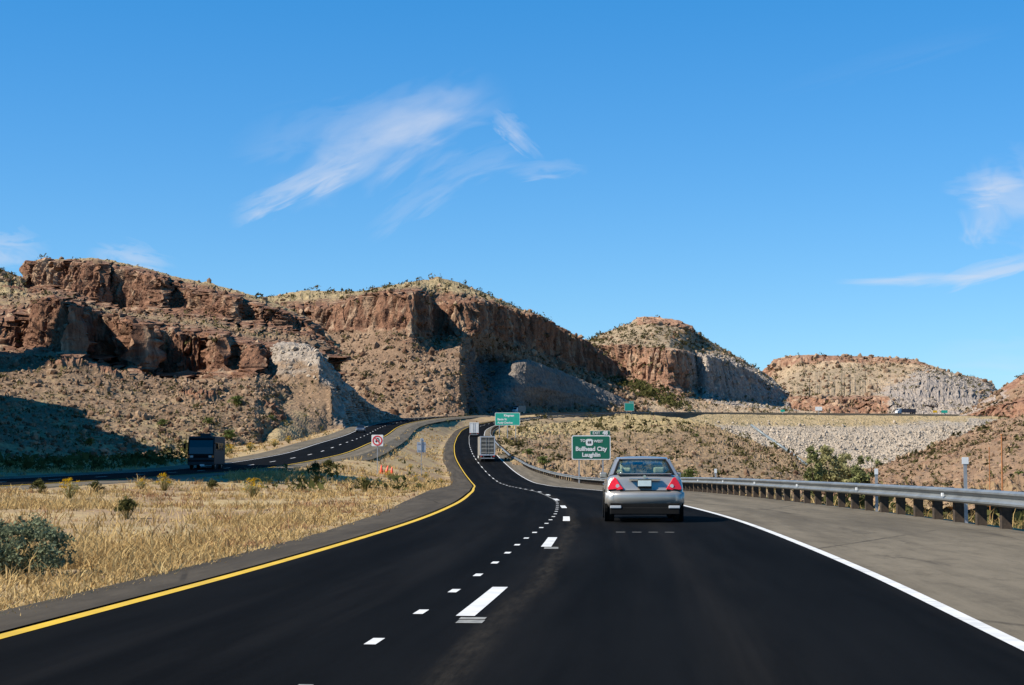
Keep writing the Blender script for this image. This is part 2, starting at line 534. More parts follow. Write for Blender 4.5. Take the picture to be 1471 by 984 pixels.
SIGNRED = grainy('red_sign_sheeting', (0.62, 0.04, 0.05), 0.5, amount=0.08)
SIGNBLACK = grainy('black_sign_ink', (0.02, 0.02, 0.02), 0.5, amount=0.1)
SIGNBACK = grainy('bare_aluminium_sheet', (0.50, 0.55, 0.62), 0.5, 0.3, amount=0.1, scale=1.0)
STEEL = grainy('sign_post_steel', (0.42, 0.43, 0.44), 0.5, 0.5, amount=0.15)
RUST = grainy('rusty_steel', (0.36, 0.14, 0.045), 0.85, amount=0.35, scale=4.0)
CONE = grainy('orange_cone_plastic', (0.85, 0.075, 0.02), 0.5, amount=0.1, scale=3)
RUBBER = grainy('tyre_rubber', (0.016, 0.016, 0.016), 0.85, amount=0.3)
SILVER = grainy('champagne_silver_paint', (0.44, 0.415, 0.375), 0.36, 0.6, amount=0.04, scale=2.0, coat=0.8)
DARKTRIM = grainy('black_plastic_trim', (0.008, 0.008, 0.008), 0.85, spec=0.15, amount=0.2)
CHROME = grainy('chrome_trim', (0.82, 0.82, 0.82), 0.12, 1.0, amount=0.05)
ALLOY = grainy('wheel_alloy', (0.55, 0.55, 0.55), 0.3, 0.9, amount=0.08)
REDLENS = grainy('red_lamp_lens', (0.72, 0.012, 0.012), 0.15, spec=0.6, amount=0.08, scale=9, coat=0.6)
CLEARLENS = grainy('clear_lamp_lens', (0.5, 0.52, 0.54), 0.2, spec=0.6, amount=0.06)
AMBERLENS = grainy('amber_lamp_lens', (0.85, 0.16, 0.02), 0.2, amount=0.06)
PLATE = grainy('pale_teal_plate', (0.62, 0.74, 0.74), 0.4, amount=0.08, scale=5)
SEAT = grainy('pale_seat_fabric', (0.72, 0.71, 0.62), 0.9, amount=0.1)
CABIN = grainy('dark_cabin_lining', (0.055, 0.05, 0.045), 0.9, amount=0.2)
BOXWHITE = grainy('white_truck_panel', (0.74, 0.75, 0.74), 0.5, amount=0.06, scale=0.8)
BOXGREY = grainy('bare_metal_trailer_panel', (0.36, 0.34, 0.30), 0.45, 0.3, amount=0.2, scale=0.9)
BOXDARK = grainy('dark_slatted_panel', (0.09, 0.09, 0.08), 0.6, amount=0.3, scale=1.0)
VANBLUE = grainy('dark_blue_grey_panel', (0.05, 0.065, 0.09), 0.35, amount=0.2, coat=0.3)
COACH = grainy('shade_darkened_coach_paint', (0.010, 0.011, 0.013), 0.6, spec=0.2, amount=0.3)  # paint darkened to stand in for the shade on the motorhome
COACHTRIM = grainy('grey_coach_band', (0.035, 0.042, 0.048), 0.6, spec=0.2, amount=0.2)  # trim darkened for the shade as well
BLACKGLASS = grainy('tinted_glass', (0.008, 0.01, 0.012), 0.08, spec=0.7, amount=0.1)
PIPE = grainy('zinc_drain_pipe', (0.20, 0.235, 0.25), 0.6, 0.2, amount=0.2, scale=0.8)

GLASS = bpy.data.materials.new('window_glass')
GLASS.use_nodes = True
gt = NT(GLASS.node_tree)
GLASS.node_tree.nodes.clear()
fr = gt.n('ShaderNodeFresnel', i_IOR=1.5)
mx = gt.n('ShaderNodeMixShader', i_0=gt.math('MULTIPLY', fr.outputs[0], 0.3), i_1=gt.n('ShaderNodeBsdfTransparent', i_Color=(0.80, 0.85, 0.78)).outputs[0],
          i_2=gt.n('ShaderNodeBsdfGlossy', i_Roughness=0.03, i_Color=(0.9, 0.95, 1.0)).outputs[0])
gt.n('ShaderNodeOutputMaterial', i_Surface=mx.outputs[0])


def leaf_material(name, c0, c1, trans=0.25):
    """attribute tone: 0..1 per leaf clump"""
    m = bpy.data.materials.new(name)
    m.use_nodes = True
    m.node_tree.nodes.clear()
    t = NT(m.node_tree, ALB)
    a = t.n('ShaderNodeAttribute', attribute_name='tone', attribute_type='GEOMETRY').outputs['Fac']
    c = t.mix(a, c0, c1)
    d = t.n('ShaderNodeBsdfDiffuse', i_Color=c)
    tr = t.n('ShaderNodeBsdfTranslucent', i_Color=c)
    mx = t.n('ShaderNodeMixShader', i_0=trans, i_1=d.outputs[0], i_2=tr.outputs[0])
    t.n('ShaderNodeOutputMaterial', i_Surface=mx.outputs[0])
    return m


STRAW = leaf_material('straw', (0.30, 0.18, 0.07), (0.66, 0.475, 0.215))
REDSTRAW = leaf_material('rusty_straw', (0.26, 0.13, 0.075), (0.46, 0.28, 0.14))
OLIVE = leaf_material('olive_leaves', (0.05, 0.055, 0.02), (0.15, 0.14, 0.05))
SAGE = leaf_material('grey_green_leaves', (0.075, 0.095, 0.055), (0.235, 0.265, 0.16))
GREEN = leaf_material('green_leaves', (0.06, 0.085, 0.025), (0.19, 0.225, 0.07))
PALEGREEN = leaf_material('pale_feathery_leaves', (0.20, 0.19, 0.08), (0.46, 0.43, 0.21))
FLOWER = leaf_material('yellow_flowers', (0.50, 0.27, 0.01), (0.75, 0.47, 0.02))
TREEGREEN = leaf_material('olive_tree_leaves', (0.11, 0.125, 0.05), (0.29, 0.30, 0.125))
FILLSTONE = leaf_material('rock_fill_stone', (0.33, 0.275, 0.215), (0.50, 0.425, 0.34), 0.0)
STALK = leaf_material('bush_stems', (0.16, 0.12, 0.05), (0.34, 0.28, 0.10))
BRUSH = leaf_material('desert_brush', (0.035, 0.034, 0.014), (0.165, 0.14, 0.06))
STONE = leaf_material('loose_stone', (0.11, 0.062, 0.04), (0.37, 0.26, 0.17), 0.0)
PALESTONE = leaf_material('pale_loose_stone', (0.29, 0.235, 0.175), (0.56, 0.47, 0.365), 0.0)


# ------------------------------------------------------------------ road courses (yellow line of each carriageway: x, y, z)
def spline(P, step):
    P = np.array(P, float)
    T = np.gradient(P, axis=0)
    d = np.linalg.norm(np.diff(P, axis=0), axis=1)
    s = np.concatenate([[0], np.cumsum(d)])
    M = np.gradient(P, s, axis=0)
    ss = [0.0]
    while ss[-1] < s[-1]:
        q = np.interp(ss[-1], s, P[:, 1])
        ss.append(ss[-1] + step(q))
    ss = np.clip(np.array(ss), 0, s[-1])
    k = np.clip(np.searchsorted(s, ss, 'right') - 1, 0, len(s) - 2)
    h = (s[k + 1] - s[k])[:, None]
    u = ((ss - s[k]) / (s[k + 1] - s[k]))[:, None]
    out = (2 * u**3 - 3 * u**2 + 1) * P[k] + (u**3 - 2 * u**2 + u) * h * M[k] + (-2 * u**3 + 3 * u**2) * P[k + 1] + (u**3 - u**2) * h * M[k + 1]
    return out


def course(P, step):
    p = spline(P, step)
    keep = np.concatenate([[True], np.linalg.norm(np.diff(p, axis=0), axis=1) > 1e-4])
    p = p[keep]
    tg = np.gradient(p, axis=0)
    # ease the heading so the kerb lines stay smooth
    for _ in range(6):
        tg[1:-1] = (tg[:-2] + 2 * tg[1:-1] + tg[2:]) / 4
    tg[:, 2] = 0
    tg /= np.linalg.norm(tg, axis=1)[:, None]
    nrm = np.stack([tg[:, 1], -tg[:, 0], np.zeros(len(tg))], 1)
    s = np.concatenate([[0], np.cumsum(np.linalg.norm(np.diff(p, axis=0), axis=1))])
    return dict(p=p, n=nrm, t=tg, s=s)


MAINP = [(-7.9, -40, 0), (-6.3, -20, 0), (-4.68, 0, 0), (-3.7, 12.1, 0), (-3.14, 19.1, 0), (-2.65, 27, 0), (-2.14, 38, 0), (-1.86, 52.6, -0.02), (-1.98, 80, -0.1),
         (-2.75, 120, -0.42), (-3.85, 170, -0.78), (-4.9, 200, -0.72), (-6.8, 235, 0.3), (-8.7, 265, 1.9), (-11.4, 330, 4.7), (-13.4, 400, 7.2),
         (-15.0, 470, 9.7), (-15.0, 520, 12.3), (-12.4, 560, 14.6), (-5.5, 605, 17.2), (4.2, 640, 19.3), (27, 690, 21.7), (50, 725, 23.2), (84, 765, 24.5),
         (156, 805, 25.1), (231, 835, 25.6), (309, 860, 26), (420, 880, 26.4)]
OPPP = [(-22, -40, 0), (-23, 20, 0.1), (-24, 78, 0.25), (-24.6, 125, 0.5), (-24.2, 165, 0.95), (-23.4, 185, 1.5), (-21.9, 215, 2.65), (-21.9, 255, 4.5), (-23.6, 310, 6.6),
        (-26.8, 396, 10.3), (-27.8, 446, 12.3), (-25, 520, 15.5), (-18.9, 600, 18.6), (-9.7, 655, 20.9), (4.2, 700, 22.8), (29.7, 755, 25), (54.5, 795, 26.4),
        (92, 838, 27.6), (169, 876, 28.3), (250, 905, 28.4), (340, 935, 28.5), (450, 955, 28.6)]
stepf = lambda y: 0.8 if y < 120 else (1.6 if y < 300 else 3.0)
MAIN = course(MAINP, stepf)
OPP = course(OPPP, stepf)


def by_y(cr, y):
    """arc length where the course passes forward distance y"""
    return float(np.interp(y, cr['p'][:, 1], cr['s']))


def on(cr, s, off, dz=0.0):
    p = np.array([np.interp(s, cr['s'], cr['p'][:, k]) for k in range(3)])
    n = np.array([np.interp(s, cr['s'], cr['n'][:, k]) for k in range(2)])
    n /= np.linalg.norm(n)
    return np.array([p[0] + n[0] * off, p[1] + n[1] * off, p[2] + dz])


def heading(cr, s):
    t = np.array([np.interp(s, cr['s'], cr['t'][:, k]) for k in range(2)])
    return math.atan2(t[1], t[0]) - math.pi / 2      # rotation that turns +Y along the road


RAILTAB = np.array([(-40, 12.0), (33, 12.0), (60, 11.65), (92, 11.8), (130, 12.2), (165, 12.5), (200, 12.2), (217, 11.1), (240, 9.8), (272, 8.9), (330, 8.8), (390, 8.9), (470, 9.2), (560, 9.5), (900, 9.5)])
LSHTAB = np.array([(-40, 0.8), (12, 0.85), (30, 1.1), (60, 2.0), (100, 2.6), (150, 2.6), (220, 1.9), (300, 1.7), (900, 1.8)])
rail_off = np.interp(MAIN['p'][:, 1], RAILTAB[:, 0], RAILTAB[:, 1])
lsh_off = np.interp(MAIN['p'][:, 1], LSHTAB[:, 0], LSHTAB[:, 1])


def strip(name, cr, offs, dzs, mat, i0=0, i1=None, parent=None, kind='structure', label=None):
    """sheet along a course; offs: list of arrays or numbers"""
    i1 = len(cr['p']) if i1 is None else i1
    P, N, S = cr['p'][i0:i1], cr['n'][i0:i1], cr['s'][i0:i1]
    m, k = len(P), len(offs)
    V, UV = np.zeros((m, k, 3)), np.zeros((m, k, 2))
    for j, (o, dz) in enumerate(zip(offs, dzs)):
        o = np.broadcast_to(np.asarray(o, float), (len(cr['p']),))[i0:i1]
        V[:, j] = P + N * o[:, None]
        V[:, j, 2] += np.broadcast_to(np.asarray(dz, float), (len(cr['p']),))[i0:i1]
        UV[:, j, 0], UV[:, j, 1] = o, S - by_y(cr, 0)
    idx = np.arange(m * k).reshape(m, k)
    F = np.stack([idx[:-1, :-1], idx[:-1, 1:], idx[1:, 1:], idx[1:, :-1]], -1).reshape(-1, 4)
    me = fast_mesh(name, V.reshape(-1, 3), F, mat)
    ul = me.uv_layers.new(name='road')
    ul.data.foreach_set('uv', UV.reshape(-1, 2)[F.ravel()].astype(np.float32).ravel())
    o = link(name, me, parent)
    if kind and parent is None: o['kind'] = kind
    return o


def ids(cr, y0, y1):
    y = cr['p'][:, 1]
    k = np.where((y >= y0) & (y <= y1))[0]
    return k[0], k[-1] + 1


# shoulders run under the asphalt with turned-down outer edges; asphalt 12 mm proud; paint 16 mm
SKIRT = -0.55 - 3.0 * sstep(640, 720, MAIN['p'][:, 1])
SKIRT2 = -0.55 - 3.0 * sstep(640, 720, OPP['p'][:, 1])
shl = strip('shoulder', MAIN, [-lsh_off - 1.2, -lsh_off, -0.2], [SKIRT, 0, 0], SHOULDER2)
shr = strip('shoulder', MAIN, [7.3, rail_off + 0.05, rail_off + 1.4], [0, 0, SKIRT], SHOULDER)
road = strip('road', MAIN, [-0.11, -0.09, 7.27, 7.29], [-0.03, 0.012, 0.012, -0.03], ASPHALT)
osh = strip('shoulder', OPP, [-12.6, -11.2, -7.7, ], [SKIRT2 - 0.3, 0.0, 0.0], SHOULDER)
osh2 = strip('shoulder', OPP, [-0.1, 2.6, 4.2], [0.0, 0.0, SKIRT2], SHOULDER)
oroad = strip('road', OPP, [-8.0, -7.98, 0.33, 0.35], [-0.03, 0.012, 0.012, -0.03], ASPHALT2)
strip('yellow_edge_line', MAIN, [-0.07, 0.07], [0.016, 0.016], YELLOW, parent=road)
strip('white_edge_line', MAIN, [7.15, 7.28], [0.016, 0.016], WHITE, parent=road)
strip('yellow_edge_line', OPP, [-0.085, 0.085], [0.016, 0.016], YELLOW, parent=oroad)
strip('white_edge_line', OPP, [-7.7, -7.55], [0.016, 0.016], WHITE, parent=oroad)


def dab(name, cr, s0, s1, o0, o1, dz, mat, parent, skew=0.0, n=3):
    vs, fs = [], []
    for k in range(n + 1):
        s = s0 + (s1 - s0) * k / n
        vs += [on(cr, s, o0, dz), on(cr, s + skew, o1, dz)]
    for k in range(n):
        fs.append((2 * k, 2 * k + 1, 2 * k + 3, 2 * k + 2))
    me = fast_mesh(name, np.array(vs), np.array(fs), mat)
    return link(name, me, parent)


LANE = np.array([(-40, 3.15), (12, 3.15), (26, 3.25), (40, 3.4), (70, 3.5), (130, 3.3), (200, 3.15), (900, 3.15)])
s0 = by_y(MAIN, 14.08)
k = 0
while True:
    s = s0 + 11.6 * k
    if s > by_y(MAIN, 760): break
    y = np.interp(s, MAIN['s'], MAIN['p'][:, 1])
    lo = np.interp(y, LANE[:, 0], LANE[:, 1])
    dab('lane_dash', MAIN, s, s + 3.25, lo - 0.078, lo + 0.078, 0.018, WHITE, road)
    if k < 2:
        dab('old_paint_mark', MAIN, s - 0.62, s - 0.36, lo - 0.01, lo + 0.2, 0.018, WORN, road, n=1)
        dab('old_paint_mark', MAIN, s - 0.30, s - 0.12, lo - 0.02, lo + 0.19, 0.018, WORN, road, n=1)
    k += 1
DOT = np.array([(0, 2.72), (27, 2.78), (42, 3.1), (58, 3.38), (75, 3.45)])
y = 9.5
while y < 66:
    o = np.interp(y, DOT[:, 0], DOT[:, 1])
    s = by_y(MAIN, y)
    dab('lane_dot', MAIN, s, s + (0.42 if y > 11 else 0.25), o - 0.042, o + 0.042, 0.018, WHITE if y > 11 else WORN, road, n=1)
    y += 2.36
# thin unbroken guide line that joins the dashes through the bend
i0, i1 = ids(MAIN, 58, 560)
lo = np.interp(MAIN['p'][:, 1], [55, 90, 130, 200, 600], [3.4, 3.3, 3.3, 3.15, 3.15])
strip('guide_line', MAIN, [lo - 0.02, lo + 0.02], [0.015, 0.015], WORN, i0, i1, parent=road)
for k in range(4):                                     # faint marks behind the sedan
    s = by_y(MAIN, 31.1)
    dab('old_paint_mark', MAIN, s, s + 0.12, 4.35 + 0.3 * k, 4.52 + 0.3 * k, 0.018, WORN, road, n=1)
s = by_y(OPP, -20)
while s < by_y(OPP, 800):
    dab('lane_dash', OPP, s, s + 3.2, -3.9, -3.72, 0.018, WHITE, oroad)
    s += 12.2

# ------------------------------------------------------------------ ground sheet
ctrl = []
for cr, offs in ((MAIN, (-4.0, 14.0)), (OPP, (-14.5, 5.0))):
    for y in (-30, 0, 20, 40, 60, 80, 100, 125, 150, 175, 200, 225, 250, 280, 310, 350, 400, 450, 500, 550, 600, 650, 700, 740, 780, 810, 830, 850):
        s = by_y(cr, y)
        for o in offs:
            if cr is MAIN and o > 0 and 6 < y: continue
            q = on(cr, s, o)
            if cr is MAIN and y > 560: continue
            ctrl.append((q[0], q[1], q[2] - (0.1 if y < 300 else 0.5)))
ctrl += [(12, 5, -0.2), (14, 30, -0.45), (14, 60, -0.6), (14, 100, -1.0), (15, 140, -1.6), (15, 180, -2.2), (11, 220, -2), (7, 260, 0), (3, 330, 3), (1, 400, 5.4), (0, 470, 8), (2, 540, 11), (14, 600, 14),
         (25, 40, -3.4), (30, 90, -4.2), (34, 150, -4.6), (60, 120, -2.5), (60, 60, -1.5), (90, 200, -5), (60, 250, -6), (40, 300, -4), (100, 350, -7), (120, 500, -7), (160, 700, -6), (220, 720, -5), (120, 800, 4), (230, 900, 12),
         (60, 420, -4), (70, 560, -2), (300, 500, -6), (300, 250, -4), (200, 60, 0), (-60, 215, 1.4), (-75, 290, 1.4), (-62, 300, 1.7), (-95, 300, 1.0), (-52, 220, 1.6), (-62, 350, 2.5), (-80, 500, 4), (-60, 620, 10), (-30, 700, 12), (20, 800, 14), (100, 950, 16), (250, 1050, 18),
         (-120, 150, 0.3), (-150, 400, -2), (-70, 100, -1), (-45, 60, 0.2), (-60, 20, 0.3), (-100, 0, 0.5), (-13, 60, -0.15), (-14, 90, -0.2), (-14, 120, 0.0), (-13, 30, 0.0), (-13, 10, 0.05), (-14, 160, 0.25), (-13.5, 190, 0.9)]
for a in range(0, 360, 20):
    ctrl.append((1500 * math.sin(R(a)), 1500 * math.cos(R(a)), 8.0 if abs((a + 180) % 360 - 180) < 80 else 0.0))
for y in (690, 725, 765, 805, 835, 860):
    q = on(MAIN, by_y(MAIN, y), 24)
    ctrl.append((q[0], q[1], q[2] - 11))
ctrl += [(-45, 250, 2.3), (-49, 320, 3.5), (-48, 350, 5.0), (-47, 378, 7.2), (-42, 384, 9.0), (-45, 480, 11.5), (-50, 540, 12.5), (-30, 585, 15.0), (-60, 430, 9)]
ctrl = np.array(ctrl, float)
n = len(ctrl)
Dm = np.linalg.norm(ctrl[:, None, :2] - ctrl[None, :, :2], axis=2)
A = np.zeros((n + 1, n + 1))
A[:n, :n] = Dm + np.eye(n) * -1.0
A[:n, n] = A[n, :n] = 1
wts = np.linalg.solve(A, np.concatenate([ctrl[:, 2], [0]]))


def rbf(x, y):
    out = np.empty(len(x))
    for a in range(0, len(x), 20000):
        d = np.hypot(x[a:a + 20000, None] - ctrl[None, :, 0], y[a:a + 20000, None] - ctrl[None, :, 1])
        out[a:a + 20000] = d @ wts[:-1] + wts[-1]
    return out


def near_course(x, y, cr):
    best, bi = np.full(len(x), 1e9), np.zeros(len(x), int)
    P = cr['p']
    for a in range(0, len(x), 8000):
        d = (x[a:a + 8000, None] - P[None, :, 0])**2 + (y[a:a + 8000, None] - P[None, :, 1])**2
        k = d.argmin(1)
        bi[a:a + 8000] = k
    dx, dy = x - P[bi, 0], y - P[bi, 1]
    off = dx * cr['n'][bi, 0] + dy * cr['n'][bi, 1]
    al = dx * cr['t'][bi, 0] + dy * cr['t'][bi, 1]
    over = np.maximum(0, np.abs(al) - 6)
    return off, P[bi, 2], bi, over


def ground_z(x, y):
    x, y = np.asarray(x, float), np.asarray(y, float)
    z = rbf(x, y)
    r = np.hypot(x, y)
    z += fbm(x / 14, y / 14, 0 * x, 3, 5) * 0.18 * sstep(4, 30, r) + fbm(x / 3, y / 3, 0 * x, 2, 9) * 0.06
    for cr in (OPP, MAIN):
        off, zr, bi, over = near_course(x, y, cr)
        if cr is MAIN:
            lo, hi = -lsh_off[bi] - 0.25, rail_off[bi] + 0.5
        else:
            lo, hi = np.full(len(x), -11.4), np.full(len(x), 2.9)
        out = np.maximum(np.maximum(lo - off, off - hi), 0) + over
        far = np.clip((r - 60) / 400, 0, 1)
        wd = sstep(0.0, 1.0, out / (2.2 + 9 * far))
        edge = zr - 0.035 - 0.25 * far - 3.0 * sstep(660, 740, r) - 0.3 * sstep(0.3, 1.5, -np.maximum(lo - off, off - hi))
        z = edge * (1 - wd) + z * wd
        if cr is OPP:
            d_o, z_o = off - hi, zr
        else:
            d_m, z_m = lo - off, zr
    tot = d_o + d_m
    wb = (d_o > 0) * (d_m > 0) * (1 - sstep(16, 34, tot)) * (y > 200)
    f = np.clip(d_o / np.maximum(tot, 0.1), 0, 1)
    zb = z_o * (1 - f) + z_m * f - 0.15 - 0.3 * np.minimum(1, np.minimum(d_o, d_m))
    z = z * (1 - wb) + (zb + 0.5 * fbm(x / 3, y / 3, 0 * x, 2, 19) * 0.3) * wb
    return z


th = []
a = -180.0
while a < 180:
    th.append(a)
    aa = abs(a)
    a += 0.085 if aa < 19 else (0.4 if aa < 30 else 4.0)
th = np.radians(np.array(th))
rr = [2.0]
while rr[-1] < 1000:
    rr.append(rr[-1] * 1.0135 + 0.02)
while rr[-1] < 9000:
    rr.append(rr[-1] * 1.25)
rr = np.array(rr)
TH, RR = np.meshgrid(th, rr, indexing='ij')
gx, gy = (RR * np.sin(TH)).ravel(), (RR * np.cos(TH)).ravel()
gz = ground_z(gx, gy)
m, k = TH.shape
idx = np.arange(m * k).reshape(m, k)
nx = np.roll(idx, -1, axis=0)
F = np.stack([idx[:, :-1], idx[:, 1:], nx[:, 1:], nx[:, :-1]], -1).reshape(-1, 4)
V = np.stack([gx, gy, gz], 1)
V = np.vstack([V, [[0, 0, float(gz[idx[:, 0]].mean())]]])
me = fast_mesh('ground', V, F, SOIL, True)
g = link('ground', me)
g['kind'] = 'structure'


# ------------------------------------------------------------------ hills: rows surveyed on the photograph, skyline first
def hill(name, px0, px1, ncol, rows, subs, mat, dadd=0.0, outcrop=0.0, colsize=4.0, butt=0.0, butt_w=26.0, rough=0.5, back=(160, 30), seed=0, colamp=1.6, smooth=False):
    """rows: dicts pts=[(px, py, distance)], c/g/k zone weights (numbers or [(px, w)]); subs: quads between rows"""
    px = np.linspace(px0, px1, ncol)
    rowP, Z = [], []
    for r in rows:
        q = np.array(r['pts'], float)
        py = np.interp(px, q[:, 0], q[:, 1])
        d = np.interp(px, q[:, 0], q[:, 2]) + (np.interp(px, [a for a, _ in dadd], [b for _, b in dadd]) if isinstance(dadd, list) else dadd)
        if r.get('jit'):
            py = py + r['jit'] * (fbm(px / 14, 0 * px + len(rowP) * 3.3, 0 * px, 3, seed + 20) + 0.6 * np.round(2 * pnoise(px / 7, 0 * px + len(rowP), 0 * px, seed + 21)))
        ker = np.hanning(2 * int(r.get('ease', 2)) + 3)
        ker /= ker.sum()
        h = len(ker) // 2
        d = np.convolve(np.pad(d, h, mode='edge'), ker, 'valid')
        u, v = (px - CX) / FPX, (CY - py) / FPX
        c, s = math.cos(PITCH), math.sin(PITCH)
        yv = c - v * s
        rowP.append(np.stack([u / yv * d, d, EYE + (s + v * c) / yv * d], 1))
        zw = []
        for kk in 'cgk':
            wv = r.get(kk, 0.0)
            zw.append(np.interp(px, [a for a, _ in wv], [b for _, b in wv]) if isinstance(wv, list) else np.full(ncol, float(wv)))
        Z.append(np.stack(zw, 1))
    b = rowP[0].copy()
    b[:, 1] += back[0]
    b[:, 0] *= 1 + back[0] / np.maximum(rowP[0][:, 1], 1)
    b[:, 2] -= back[1]
    rowP.insert(0, b)
    Z.insert(0, Z[0])
    subs = [4] + subs
    G, ZZ, CW = [], [], []
    for i in range(len(rowP) - 1):
        n = subs[i]
        for k in range(n + (1 if i == len(rowP) - 2 else 0)):
            f = k / n
            G.append(rowP[i] * (1 - f) + rowP[i + 1] * f)
            zz = Z[i] * (1 - f) + Z[i + 1] * f
            ZZ.append(zz)
    G, ZZ = np.array(G), np.array(ZZ)
    # smooth the lofted sheet a little along the slope so rows do not read as creases
    for _ in range(1):
        G[1:-1] = (G[:-2] + 4 * G[1:-1] + G[2:]) / 6
    du, dv = np.gradient(G, axis=1), np.gradient(G, axis=0)
    nr = np.cross(du, dv)
    nr /= np.maximum(np.linalg.norm(nr, axis=2), 1e-9)[:, :, None]
    flip = np.sign(np.sum(nr * np.array([0, -0.6, 0.8]), axis=2))
    nr *= flip[:, :, None]
    hz = nr.copy()
    hz[:, :, 2] = 0
    hl = np.linalg.norm(hz, axis=2)
    hz = np.where(hl[:, :, None] > 0.15, hz / np.maximum(hl, 1e-6)[:, :, None], np.array([0, -1.0, 0]))
    x, y, z = G[:, :, 0], G[:, :, 1], G[:, :, 2]
    cw, gw, kw = ZZ[:, :, 0], ZZ[:, :, 1], ZZ[:, :, 2]
    # cliffs: upright columns, clefts and beds; larger buttresses
    col = fbm(x / colsize, y / colsize, z / (colsize * 7), 3, seed + 1, True)
    cleft = np.maximum(0, pnoise(x / (colsize * 1.7), y / (colsize * 1.7), z / (colsize * 12), seed + 4))
    crk = np.exp(-(pnoise(x / (colsize * 1.25), y / (colsize * 1.25), z / (colsize * 14), seed + 8) / 0.09)**2) * sstep(-0.25, 0.3, pnoise(x / 9, y / 9, z / 30, seed + 9))
    bed = fbm(x / 25, y / 25, z / 2.2, 3, seed + 2)
    bt = fbm(x / butt_w, y / butt_w, z / (butt_w * 3), 2, seed + 3)
    rw = np.maximum(cw, kw * 0.6)
    cwb = sstep(0.0, 0.7, cw)
    G = G + hz * (rw * (colamp * (col - 0.25) + 0.12 * colamp * bed - 1.7 * colamp * cleft - 1.8 * colamp * crk) + cwb * butt * bt)[:, :, None]
    # talus: gullies down the fall line and lumps
    tw = 1 - cwb
    oc = sstep(0.12, 0.34, fbm(x / 24, y / 24, z / 12, 3, seed + 12)) * tw * outcrop * (1 - kw)
    G = G + nr * (oc * (0.7 + 1.6 * np.maximum(0, col)))[:, :, None]
    cw = np.maximum(cw, oc * 0.85)
    tw = tw * (1 - 0.55 * gw)
    lump = fbm(x / 9, y / 9, z / 9, 4, seed + 6)
    rock = fbm(x / 2.0, y / 2.0, z / 2.0, 3, seed + 7)
    G = G + nr * (tw * rough * (1.6 * lump + 0.55 * np.maximum(rock, -0.2)) + kw * rough * 1.1 * np.abs(rock) + cw * 0.4 * rock)[:, :, None]
    m, k = G.shape[:2]
    idx = np.arange(m * k).reshape(m, k)
    F = np.stack([idx[:-1, :-1], idx[1:, :-1], idx[1:, 1:], idx[:-1, 1:]], -1).reshape(-1, 4)
    me = fast_mesh(name, G.reshape(-1, 3), F, mat, smooth)
    vattr(me, 'zc', cw)
    vattr(me, 'zg', gw)
    vattr(me, 'zk', kw)
    o = link(name, me)
    o['kind'] = 'structure'
    return dict(G=G, Z=ZZ, start=subs[0])


HILLS = {}
# far flat-topped mesa on the right
HILLS['far'] = hill('mesa', 1075, 1470, 300, [
    dict(pts=[(1075, 575, 1260), (1095, 531, 1250), (1112, 515, 1240), (1145, 509, 1230), (1200, 510, 1220), (1250, 511, 1210), (1320, 516, 1200), (1345, 526, 1190), (1375, 536, 1190), (1420, 547, 1200), (1432, 557, 1210), (1470, 585, 1220)], g=0.3, c=0.3),
    dict(pts=[(1075, 577, 1245), (1095, 534, 1232), (1112, 518, 1222), (1145, 512, 1210), (1250, 514, 1192), (1320, 519, 1182), (1345, 530, 1172), (1375, 539, 1175), (1420, 550, 1185), (1470, 588, 1200)], c=[(1075, 1), (1330, 0.9), (1350, 0.4), (1470, 0.6)], k=[(1340, 0), (1370, 0.7), (1470, 0.3)]),
    dict(pts=[(1075, 580, 1230), (1095, 556, 1222), (1145, 535, 1195), (1200, 528, 1180), (1250, 530, 1178), (1310, 528, 1170), (1345, 535, 1160), (1420, 556, 1170), (1470, 590, 1190)], c=[(1075, 0.4), (1120, 0.0), (1470, 0.0)], g=0.6, k=[(1300, 0), (1345, 1), (1470, 0.6)]),
    dict(jit=2, pts=[(1075, 583, 1120), (1145, 566, 1060), (1200, 566, 1050), (1270, 566, 1045), (1300, 560, 1045), (1330, 545, 1065), (1400, 565, 1060), (1470, 592, 1100)], c=0, g=[(1075, 0.8), (1230, 0.8), (1262, 0.2), (1280, 0)], k=[(1225, 0.0), (1275, 0.7), (1320, 1), (1470, 0.8)]),
    dict(pts=[(1075, 586, 1050), (1145, 571, 1030), (1200, 572, 1020), (1275, 571, 1018), (1300, 572, 1015), (1400, 580, 1020), (1470, 594, 1080)], c=[(1075, 1), (1270, 1), (1290, 0.2), (1300, 0)], k=[(1262, 0), (1290, 1), (1470, 1)]),
    dict(pts=[(1075, 592, 1040), (1145, 592, 1015), (1280, 593, 1000), (1400, 596, 1000), (1470, 598, 1060)], c=[(1075, 1), (1270, 1), (1290, 0.2), (1300, 0)], k=[(1262, 0), (1290, 1), (1470, 1)]),
    dict(pts=[(1075, 600, 1000), (1470, 606, 960)], c=0),
], [4, 10, 26, 6, 14, 4], FAR, colsize=6, butt=8, rough=1.1, outcrop=0.4, seed=11, colamp=2.6)

